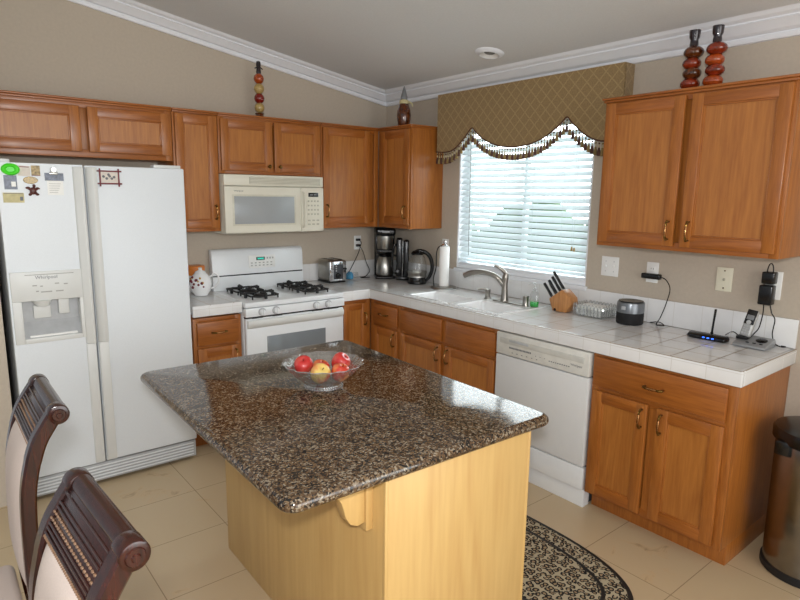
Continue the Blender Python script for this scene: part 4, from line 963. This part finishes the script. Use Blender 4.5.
# paper towel holder
c = Vector((-.125, -.905, H+.002)); x, y, z = c
t = thing('paper_towel_holder', 'upright chrome paper towel holder with black tension arm', 'paper towel holder', c)
b = B(); lathe(b, [(0, 0), (.100, 0), (.103, .004), (.097, .012), (.05, .016), (0, .016)], c, 40); obj('base', b, 'steel', t)
b = B(); cyl(b, (x, y, z+.014), (x, y, z+.335), .006, .006, 12); lathe(b, [(0, .322), (.022, .322), (.026, .33), (.02, .338), (.01, .344), (.014, .353), (.010, .364), (0, .368)], c, 20); obj('post', b, 'chrome', t)
b = B(); tube(b, [(x-R_.x*.005, y-R_.y*.005, z+.325), (x-R_.x*.045, y-R_.y*.045, z+.315), (x-R_.x*.062, y-R_.y*.062, z+.26), (x-R_.x*.062, y-R_.y*.062, z+.16), (x-R_.x*.08, y-R_.y*.08, z+.08), (x-R_.x*.075, y-R_.y*.075, z+.014)], .0042, 8); obj('tension_arm', b, 'black', t)
b = B(); lathe(b, [(.012, .0175), (.036, .0175), (.038, .02), (.038, .318), (.036, .321), (.012, .321), (.012, .0175)], c, 36)
one('paper_towel_roll', b, 'towel', 'nearly used-up white paper towel roll on the upright holder', 'paper towel', c)
# ------------------------------------------------------------------ knife block and knives
t = thing('knife_block', 'tan wooden knife block leaning beside the window sill', 'knife block', (-.13, -2.02, H+.002))
bl = [(-1.965, H+.002), (-2.062, H+.002), (-2.098, H+.055), (-2.092, H+.095), (-2.030, H+.145), (-1.935, H+.075)]
b = B(); prism(b, bl, 'x', -.185, -.105, .006); obj('block', b, 'block', t)
b = B(); cyl(b, (-.188, -1.985, H+.012), (-.102, -1.985, H+.012), .009, .009, 12); obj('foot', b, 'mahog', t)
e0 = Vector((0, -1.935, H+.075)); e1 = Vector((0, -2.030, H+.145)); nd = Vector((-.10, .59, .80)).normalized()
lab = ['knife nearest the window end of the block, lowest of the five', 'second knife from the low end of the block', 'middle knife of the five in the block', 'second knife from the high end of the block', 'tallest knife handle, at the high end of the block']
for i, (f, xx, L_) in enumerate(((.10, -.160, .10), (.24, -.130, .085), (.42, -.155, .10), (.62, -.14, .11), (.86, -.14, .13))):
    p = e0.lerp(e1, f); p.x = xx; q = p+nd*.004
    t = thing('kitchen_knife', 'black-handled '+lab[i], 'knife', p, 'knives in the block')
    b = B(); tube(b, [q, q+nd*L_*.3+Vector((0, .001, 0)), q+nd*L_*.7, q+nd*L_], [.0085, .0095, .0085, .010, .009], 8); obj('handle', b, 'black', t)
    b = B(); cyl(b, p+nd*.0005, p+nd*.008, .0075, .0085, 10); obj('bolster', b, 'steel', t)
# glass dish with napkins
c = Vector((-.10, -2.21, H+.002)); x, y, z = c
b = B(); x0, x1, y0, y1 = x-.075, x+.075, y-.095, y+.095
box(b, x0+.01, x1-.01, y0+.01, y1-.01, z, z+.006, .002)
nA, nB_ = 6, 8
for k in range(nB_):
    yy = y0+.013+(y1-y0-.026)*k/(nB_-1)
    for xx in (x0, x1): tube(b, [(xx, yy-.012, z+.004), (xx-.004*(1 if xx < x else -1), yy-.012, z+.05), (xx-.006*(1 if xx < x else -1), yy, z+.072), (xx-.004*(1 if xx < x else -1), yy+.012, z+.05), (xx, yy+.012, z+.004)], .0042, 6, k=4)
for k in range(nA):
    xx = x0+.013+(x1-x0-.026)*k/(nA-1)
    for yy in (y0, y1): tube(b, [(xx-.012, yy, z+.004), (xx-.012, yy-.004*(1 if yy < y else -1), z+.05), (xx, yy-.006*(1 if yy < y else -1), z+.072), (xx+.012, yy-.004*(1 if yy < y else -1), z+.05), (xx+.012, yy, z+.004)], .0042, 6, k=4)
box(b, x0+.002, x1-.002, y0+.002, y0+.005, z+.004, z+.045); box(b, x0+.002, x1-.002, y1-.005, y1-.002, z+.004, z+.045); box(b, x0+.002, x0+.005, y0+.005, y1-.005, z+.004, z+.045); box(b, x1-.005, x1-.002, y0+.005, y1-.005, z+.004, z+.045)
one('glass_dish', b, 'cut', 'rectangular clear glass dish with looped edge right of the knife block', 'dish', c)
b = B()
for k in range(6): box(b, x0+.012, x1-.012, y0+.012, y1-.012, z+.0075+k*.009, z+.0155+k*.009, .003)
one('napkin_stack', b, 'paper', 'stack of white paper napkins inside the looped glass dish', 'napkins', c)
# smart speaker
c = Vector((-.125, -2.455, H+.002)); t = thing('speaker', 'black and silver round countertop speaker', 'speaker', c)
b = B(); lathe(b, [(0, 0), (.070, 0), (.074, .006), (.074, .066), (0, .066)], c, 48); obj('lower_grille', b, mat('speaker_mesh', (20, 20, 22), .8, var=.4, scale=500), t)
b = B(); lathe(b, [(0, .066), (.0745, .066), (.0745, .118), (.072, .124), (.065, .126), (0, .126)], c, 48); obj('upper_band', b, mat('speaker_silver', (120, 124, 128), .3, .6), t)
b = B(); lathe(b, [(0, .126), (.066, .126), (.067, .131), (.046, .132), (0, .128)], c, 48); obj('top_ring', b, 'black', t)
b = B(); box(b, c.x-.077, c.x-.072, c.y-.012, c.y+.012, c.z+.085, c.z+.105, .001); obj('badge', b, 'lgrey', t)
# router
c = Vector((-.155, -2.905, H+.002)); x, y, z = c
t = thing('wifi_router', 'low black router with one antenna and blue lights', 'router', c); t.rotation_euler = (0, 0, .0)
b = B(); prism(b, [(-.055, .012), (-.045, .0), (.045, .0), (.055, .012), (.05, .026), (.02, .040), (-.02, .038), (-.052, .026)], 'y', -.105, .105, .004)
for v in b.verts:
    s = 1-.5*(abs(v.co.y)/.105)**2; v.co = Vector((x+v.co.x*s*1.15, y+v.co.y*.88, z+v.co.z*(1-.3*(abs(v.co.y)/.105)**2)))
obj('case', b, 'black', t)
b = B(); tube(b, [(x+.045, y+.002, z+.02), (x+.047, y+.0, z+.075), (x+.048, y-.004, z+.15)], [.0055, .005, .006], 10); cyl(b, (x+.045, y+.002, z+.012), (x+.045, y+.002, z+.028), .009, .008, 12); obj('antenna', b, 'black', t)
for k in range(3):
    b = B(); box(b, x-.0635, x-.056, y-.008-.022*k, y+.002-.022*k, z+.016, z+.021, .001); obj('indicator_light', b, 'led', t)
b = B(); tube(b, [(-.09, -2.96, H+.025), (-.075, -2.985, H+.045), (-.065, -3.005, H+.035), (-.06, -3.022, H+.012)], .0025, 7); obj('cord', b, 'black', t)
# cordless phone
c = Vector((-.115, -3.105, H+.002)); x, y, z = c
t = thing('answering_machine', 'silver cordless phone answering base near the counter end', 'telephone base', c)
b = B(); prism(b, [(-.07, 0), (.06, 0), (.062, .03), (.05, .042), (-.05, .022), (-.072, .012)], 'y', y-.075, y+.072, .005)
for v in b.verts: v.co.x += x; v.co.z += z
obj('base_body', b, mat('phone_silver', (150, 152, 154), .35, .3), t)
b = B(); lathe(b, [(0, 0), (.024, 0), (.026, .004), (.018, .008), (0, .007)], (0, 0, 0), 24)
RB = Matrix.Rotation(-.2, 3, 'Y')
for v in b.verts: v.co = RB @ v.co + Vector((x-.005, y-.035, z+.031))
obj('control_pad', b, 'black', t)
b = B()
for k in range(3): box(b, x-.052, x-.042, y+.005-k*.03, y+.02-k*.03, z+.022, z+.026, .002)
box(b, x-.03, x+.05, y+.022, y+.075, z+.028, z+.046, .006); obj('cradle', b, 'black', t)
hb = Vector((x-.022, y+.040, z+.030)); t = thing('cordless_handset', 'silver and black cordless handset standing in its base', 'telephone handset', hb)
RH = Matrix.Rotation(.30, 3, 'Y') @ Matrix.Rotation(.12, 3, 'X')
def H_(b):
    for v in b.verts: v.co = RH @ v.co + hb
    return b
b = B(); box(b, -.012, .014, -.025, .025, .014, .150, .010, seg=3); hs = obj('handset_body', H_(b), mat('handset_silver', (168, 168, 166), .35, .3), t)
b = B(); box(b, -.0145, -.008, -.023, .023, .075, .148, .006); obj('earpiece_panel', H_(b), 'black', hs)
b = B(); box(b, -.0155, -.013, -.016, .016, .098, .122, .001); obj('screen', H_(b), 'grey', hs)
b = B(); cyl(b, (-.0145, 0, .085), (-.0175, 0, .085), .011, .010, 16); obj('navigation_button', H_(b), 'lgrey', hs)
b = B()
for r_ in range(4):
    for c_ in range(3): box(b, -.0145, -.0115, -.017+c_*.013, -.008+c_*.013, .026+r_*.012, .033+r_*.012, .001)
obj('keypad', H_(b), 'lgrey', hs)

# ------------------------------------------------------------------ switch plates, outlets, plugs
def plate(side, u0, u1, z0, z1, m, label, kind):
    t = thing({'outlet': 'outlet', 'switch': 'light_switch', 'blank': 'phone_jack_plate'}[kind], label, {'outlet': 'outlet', 'switch': 'light switch', 'blank': 'wall plate'}[kind], up(side, (u0+u1)/2, .001, (z0+z1)/2))
    b = B(); ubox(b, side, u0, u1, .001, .007, z0, z1, .002); obj('cover_plate', b, m, t); uc = (u0+u1)/2; zc = (z0+z1)/2
    if kind == 'outlet':
        for s in (-1, 1):
            b = B(); ubox(b, side, uc-.017, uc+.017, .006, .009, zc+s*.02-.014, zc+s*.02+.014, .003); r_ = obj('socket', b, m, t)
            b = B()
            for d_ in (-.007, .007): ubox(b, side, uc+d_-.001, uc+d_+.001, .0088, .0094, zc+s*.02-.003, zc+s*.02+.006)
            obj('slot', b, 'black', r_)
    elif kind == 'switch':
        for s in (-1, 1):
            b = B(); ubox(b, side, uc+s*.027-.005, uc+s*.027+.005, .006, .016, zc-.006, zc+.010, .002); obj('toggle', b, m, t)
            b = B(); 
            for zz in (-.03, .03): cyl(b, up(side, uc+s*.027, .007, zc+zz), up(side, uc+s*.027, .0085, zc+zz), .003, .003, 10)
            obj('screw', b, 'lgrey', t)
    else:
        b = B(); ubox(b, side, uc-.006, uc+.006, .006, .010, zc-.008, zc+.006, .002); obj('jack', b, 'creamd', t)
        b = B()
        for zz in (-.045, .045): cyl(b, up(side, uc, .007, zc+zz), up(side, uc, .009, zc+zz), .004, .004, 10)
        obj('screw', b, 'brass', t)
    return t
plate('x', -2.29, -2.176, 1.178, 1.296, 'plate', 'white double light switch right of the window', 'switch')
plate('x', -2.537, -2.467, 1.172, 1.288, 'plate', 'white outlet with black adapter above the round speaker', 'outlet')
plate('x', -2.932, -2.852, 1.174, 1.298, 'almond', 'almond wall plate above the router', 'blank')
plate('x', -3.158, -3.086, 1.165, 1.302, 'plate', 'white outlet behind two stacked black chargers', 'outlet')
plate('y', -.342, -.270, 1.178, 1.296, 'plate', 'white outlet on the back wall left of the coffee maker', 'outlet')
plate('x', -.818, -.748, 1.190, 1.308, 'plate', 'white outlet on the wall behind the top of the paper towel holder', 'outlet')

zc_ = H+.0075
def cord(pts, parent, label=None, m='black', r=.0028):
    b = B(); tube(b, pts, r, 7); o_ = obj('cord', b, m, parent); return o_
t = thing('power_adapter', 'flat black power adapter plugged in above the round speaker, with its cord', 'power adapter', (-.03, -2.51, 1.196))
b = B(); box(b, -.045, -.010, -2.565, -2.455, 1.196, 1.226, .007, seg=3); obj('adapter_body', b, 'black', t)
cord([(-.03, -2.562, 1.211), (-.035, -2.60, 1.20), (-.03, -2.625, 1.15), (-.022, -2.605, 1.06), (-.03, -2.585, .985), (-.05, -2.575, zc_), (-.07, -2.60, zc_), (-.05, -2.62, zc_), (-.04, -2.585, zc_+.012), (-.05, -2.54, zc_+.004)], t)
t = thing('power_adapter', 'upper black charger block near the right end of the backsplash', 'power adapter', (-.03, -3.11, 1.243))
b = B(); box(b, -.062, -.010, -3.140, -3.084, 1.243, 1.302, .006); obj('adapter_body', b, 'black', t)
cord([(-.045, -3.128, 1.300), (-.045, -3.126, 1.325), (-.045, -3.118, 1.342), (-.042, -3.106, 1.335), (-.038, -3.098, 1.300)], t)
t = thing('power_adapter', 'lower black charger block with two cords, directly below the other charger', 'power adapter', (-.03, -3.11, 1.14))
b = B(); box(b, -.062, -.010, -3.138, -3.078, 1.140, 1.236, .006); obj('adapter_body', b, 'black', t)
cord([(-.036, -3.100, 1.142), (-.032, -3.100, 1.09), (-.03, -3.09, 1.02), (-.028, -3.07, .985), (-.034, -3.055, zc_+.010)], t)
cord([(-.036, -3.128, 1.142), (-.030, -3.138, 1.10), (-.03, -3.155, 1.07), (-.025, -3.15, 1.0), (-.03, -3.165, zc_+.01), (-.05, -3.20, zc_), (-.03, -3.215, zc_), (-.028, -3.195, zc_)], t)
for zz, wh, pts in ((1.262, 'upper', [(-.31, -.030, 1.262), (-.30, -.05, 1.235), (-.33, -.05, 1.15), (-.375, -.04, 1.06), (-.42, -.04, .99), (-.46, -.05, zc_+.004), (-.52, -.06, zc_)]),
                    (1.214, 'lower', [(-.31, -.030, 1.214), (-.285, -.05, 1.17), (-.24, -.045, 1.06), (-.20, -.035, .99), (-.26, -.06, zc_), (-.34, -.10, zc_), (-.30, -.14, zc_), (-.255, -.12, zc_)])):
    t = thing('power_plug', 'black plug in the %s socket left of the coffee maker, with its cord' % wh, 'plug', (-.31, -.02, zz))
    b = B(); box(b, -.330, -.292, -.034, -.0095, zz-.011, zz+.011, .005); obj('plug_body', b, 'black', t); cord(pts, t, r=.0035)

# ------------------------------------------------------------------ trash can
c = Vector((-.27, -3.475, 0)); x, y, z = c
t = thing('trash_can', 'round brushed steel trash can with black lid at the end of the cabinets', 'trash can', c)
b = B(); lathe(b, [(0, .0), (.170, .0), (.174, .005), (.174, .032), (.168, .036), (0, .036)], c, 64); obj('base_ring', b, 'rubber', t)
b = B(); lathe(b, [(.163, .034), (.166, .037), (.172, .62), (.169, .624)], c, 64); obj('body', b, mat('can_steel', (140, 136, 130), .22, 1, aniso=.7), t)
b = B(); lathe(b, [(0, .605), (.174, .605), (.186, .615), (.186, .655), (.180, .664), (.150, .672), (0, .676)], c, 64)
box(b, x-.170, x-.13, y+.07, y+.13, .56, .625, .01); obj('lid', b, 'black', t)
# ------------------------------------------------------------------ rug
def sup(a, b_, n, cx=-1.24, cy=-2.50, N=96):
    P_ = []
    for i in range(N):
        t_ = 2*PI*i/N; ct, st = math.cos(t_), math.sin(t_)
        P_.append((cx+a*math.copysign(abs(ct)**(2/n), ct), cy+b_*math.copysign(abs(st)**(2/n), st)))
    return P_
b = B(); zz = .008; rr = []
for (ins, z_) in ((0, .0006), (0, zz-.002), (.004, zz), (.020, zz), (.106, zz), (.123, zz)):
    rr.append([b.verts.new((p[0], p[1], z_)) for p in sup(.335-ins, .65-ins, 2.6)])
for k in range(5):
    for i in range(96):
        f = b.faces.new((rr[k][i], rr[k][(i+1) % 96], rr[k+1][(i+1) % 96], rr[k+1][i])); f.material_index = (1, 1, 1, 0, 1)[k]
f = b.faces.new(rr[-1]); f = b.faces.new(rr[0][::-1])
one('leopard_rug', b, ['leopard', 'rubber'], 'oval leopard-print rug with black border beside the island', 'rug', (-1.24, -2.5, 0))

# ------------------------------------------------------------------ dining chairs
M['gilt'] = mat('worn_gilt', (130, 100, 76), .3)
def chair(label):
    cy = -3.062; hw = .152
    t = thing('dining_chair', label, 'chair', (-3.3, cy, 0), 'dining chairs at the left')
    curve = [(-3.02, .0), (-3.06, .2), (-3.088, .45), (-3.098, .60), (-3.098, .72), (-3.093, .83), (-3.080, .90), (-3.060, .96), (-3.035, 1.003), (-3.014, 1.034)]
    C_ = [Vector((p[0], 0, p[1])) for p in curve]; P_ = smoothpath([Vector((v.x, 0, v.z+.040*max(0, min(1, (v.z-.5)/.45)))) for v in C_], 6)
    for s, y_ in ((-1, cy-hw), (1, cy+hw)):
        b = B(); rows = []
        for i, p in enumerate(P_):
            d = (P_[min(i+1, len(P_)-1)]-P_[max(i-1, 0)]).normalized(); nn = Vector((d.z, 0, -d.x)); w = .018 if p.z > .4 else .017
            w *= 1.0 if p.z < .95 else 1.05
            ring = []
            for (a, q) in ((-w, -.015), (-w*.7, -.021), (w*.7, -.021), (w, -.015), (w, .015), (w*.7, .021), (-w*.7, .021), (-w, .015)):
                ring.append(b.verts.new(p+nn*a+Vector((0, y_+q, 0))))
            rows.append(ring)
        for i in range(len(rows)-1):
            for k in range(8): b.faces.new((rows[i][k], rows[i][(k+1) % 8], rows[i+1][(k+1) % 8], rows[i+1][k]))
        b.faces.new(rows[0]); b.faces.new(rows[-1][::-1]); bmesh.ops.recalc_face_normals(b, faces=b.faces)
        e = P_[-1]
        cyl(b, (e.x+.004, y_-.0225, e.z-.004), (e.x+.004, y_+.0225, e.z-.004), .026, .026, 32, bev=.004)
        cyl(b, (e.x+.004, y_+s*.0225, e.z-.004), (e.x+.004, y_+s*.026, e.z-.004), .017, .015, 24); cyl(b, (e.x+.004, y_+s*.026, e.z-.004), (e.x+.004, y_+s*.029, e.z-.004), .008, .006, 16)
        obj('back_post', b, 'mahog', t)
    # crest rail following the scroll
    b = B(); ya_, yb_ = cy-hw+.02, cy+hw-.02
    cr = [(-3.080, .992), (-3.073, 1.008), (-3.060, 1.032), (-3.044, 1.057), (-3.026, 1.080)]
    th_ = .018; out = [(p[0]+th_*.6, p[1]-th_*.8) for p in cr]
    prism(b, cr+out[::-1], 'y', ya_, yb_, .002)
    cyl(b, (-3.008, ya_, 1.074), (-3.008, yb_, 1.074), .021, .021, 24)
    def along(f):
        f *= len(cr)-1; i = min(int(f), len(cr)-2); u = f-i; return cr[i][0]*(1-u)+cr[i+1][0]*u, cr[i][1]*(1-u)+cr[i+1][1]*u
    for f in (.12, .26, .34, .62, .70, .86): 
        X, Z = along(f); cyl(b, (X-.0005, ya_, Z), (X-.0005, yb_, Z), .0028, .0028, 8)
    cr_ = obj('crest_rail', b, 'mahog', t)
    for f, pr_ in ((.03, .008), (.42, .013), (.53, .013)):
        b = B(); X, Z = along(f); k = ya_
        while k < yb_-.004: ball(b, (X-.001, k+.005, Z), (.0028, .0028 if pr_ < .01 else .005, .0028), 0, 6, 4); k += pr_
        obj('carved_beading', b, M['gilt'], cr_)
    # upholstered back
    b = B(); rows = []
    pts = [p for p in P_ if .52 < p.z < 1.005]
    NY = 14
    for i, p in enumerate(pts):
        d = (P_[min(P_.index(p)+1, len(P_)-1)]-P_[max(P_.index(p)-1, 0)]).normalized(); nn = Vector((d.z, 0, -d.x)); f = i/(len(pts)-1)
        row = []
        for k in range(NY+1):
            u = k/NY*2-1; bul = .006+.024*(1-abs(u)**4)*(1-abs(2*f-1)**6)
            row.append(b.verts.new(p-nn*bul+Vector((0, cy+u*(hw-.018), 0))))
        rows.append(row)
    back = []
    for i, p in enumerate(pts):
        d = (P_[min(P_.index(p)+1, len(P_)-1)]-P_[max(P_.index(p)-1, 0)]).normalized(); nn = Vector((d.z, 0, -d.x))
        back.append([b.verts.new(p+nn*.015+Vector((0, cy+(k/NY*2-1)*(hw-.018), 0))) for k in range(NY+1)])
    n_ = len(pts)
    for i in range(n_-1):
        for k in range(NY):
            b.faces.new((rows[i][k], rows[i][k+1], rows[i+1][k+1], rows[i+1][k])); b.faces.new((back[i][k], back[i+1][k], back[i+1][k+1], back[i][k+1]))
        b.faces.new((rows[i][0], rows[i+1][0], back[i+1][0], back[i][0])); b.faces.new((rows[i][NY], back[i][NY], back[i+1][NY], rows[i+1][NY]))
    for k in range(NY): b.faces.new((rows[0][k], back[0][k], back[0][k+1], rows[0][k+1])); b.faces.new((rows[-1][k], rows[-1][k+1], back[-1][k+1], back[-1][k]))
    bmesh.ops.recalc_face_normals(b, faces=b.faces); obj('upholstered_back', b, 'cloth', t)
    b = B(); box(b, -3.09-.015, -3.09+.02, cy-hw+.015, cy+hw-.015, .50, .53, .004); obj('lower_rail', b, 'mahog', t)
    b = B(); prism(b, [(-3.115, cy-.20), (-3.60, cy-.235), (-3.60, cy+.235), (-3.115, cy+.20)], 'z', .40, .45, .006); obj('seat_frame', b, 'mahog', t)
    b = B(); prism(b, [(-3.118, cy-.192), (-3.35, cy-.215), (-3.59, cy-.226), (-3.59, cy+.226), (-3.35, cy+.215), (-3.118, cy+.192)], 'z', .451, .505, .022, seg=4); obj('seat', b, 'cloth', t)
    for s in (-1, 1):
        b = B(); tube(b, [(-3.565, cy+s*.205, .40), (-3.575, cy+s*.208, .30), (-3.56, cy+s*.203, .12), (-3.57, cy+s*.206, .0)], [.026, .028, .018, .016], 12); obj('leg', b, 'mahog', t)
    return t
ch = chair('scroll-back dining chair nearest the camera, in the lower left corner')
def dup(root, loc, label):
    r = root.copy(); COL.objects.link(r); r.location = loc; r['label'] = label
    def rec(src, dst):
        for k in list(src.children):
            c = k.copy(); COL.objects.link(c); c.parent = dst; rec(k, c)
    kids = list(root.children)
    for k in kids:
        c = k.copy(); COL.objects.link(c); c.parent = r
        for g in list(k.children):
            d = g.copy(); COL.objects.link(d); d.parent = c
    return r
dup(ch, (-3.283, -2.335, 0), 'scroll-back dining chair farther from the camera, in front of the refrigerator')

ch.rotation_euler = (0, 0, .06); ch.location = (-3.31, -3.110, 0)
for ob in bpy.data.objects:
    if 'o_' in ob: del ob['o_']
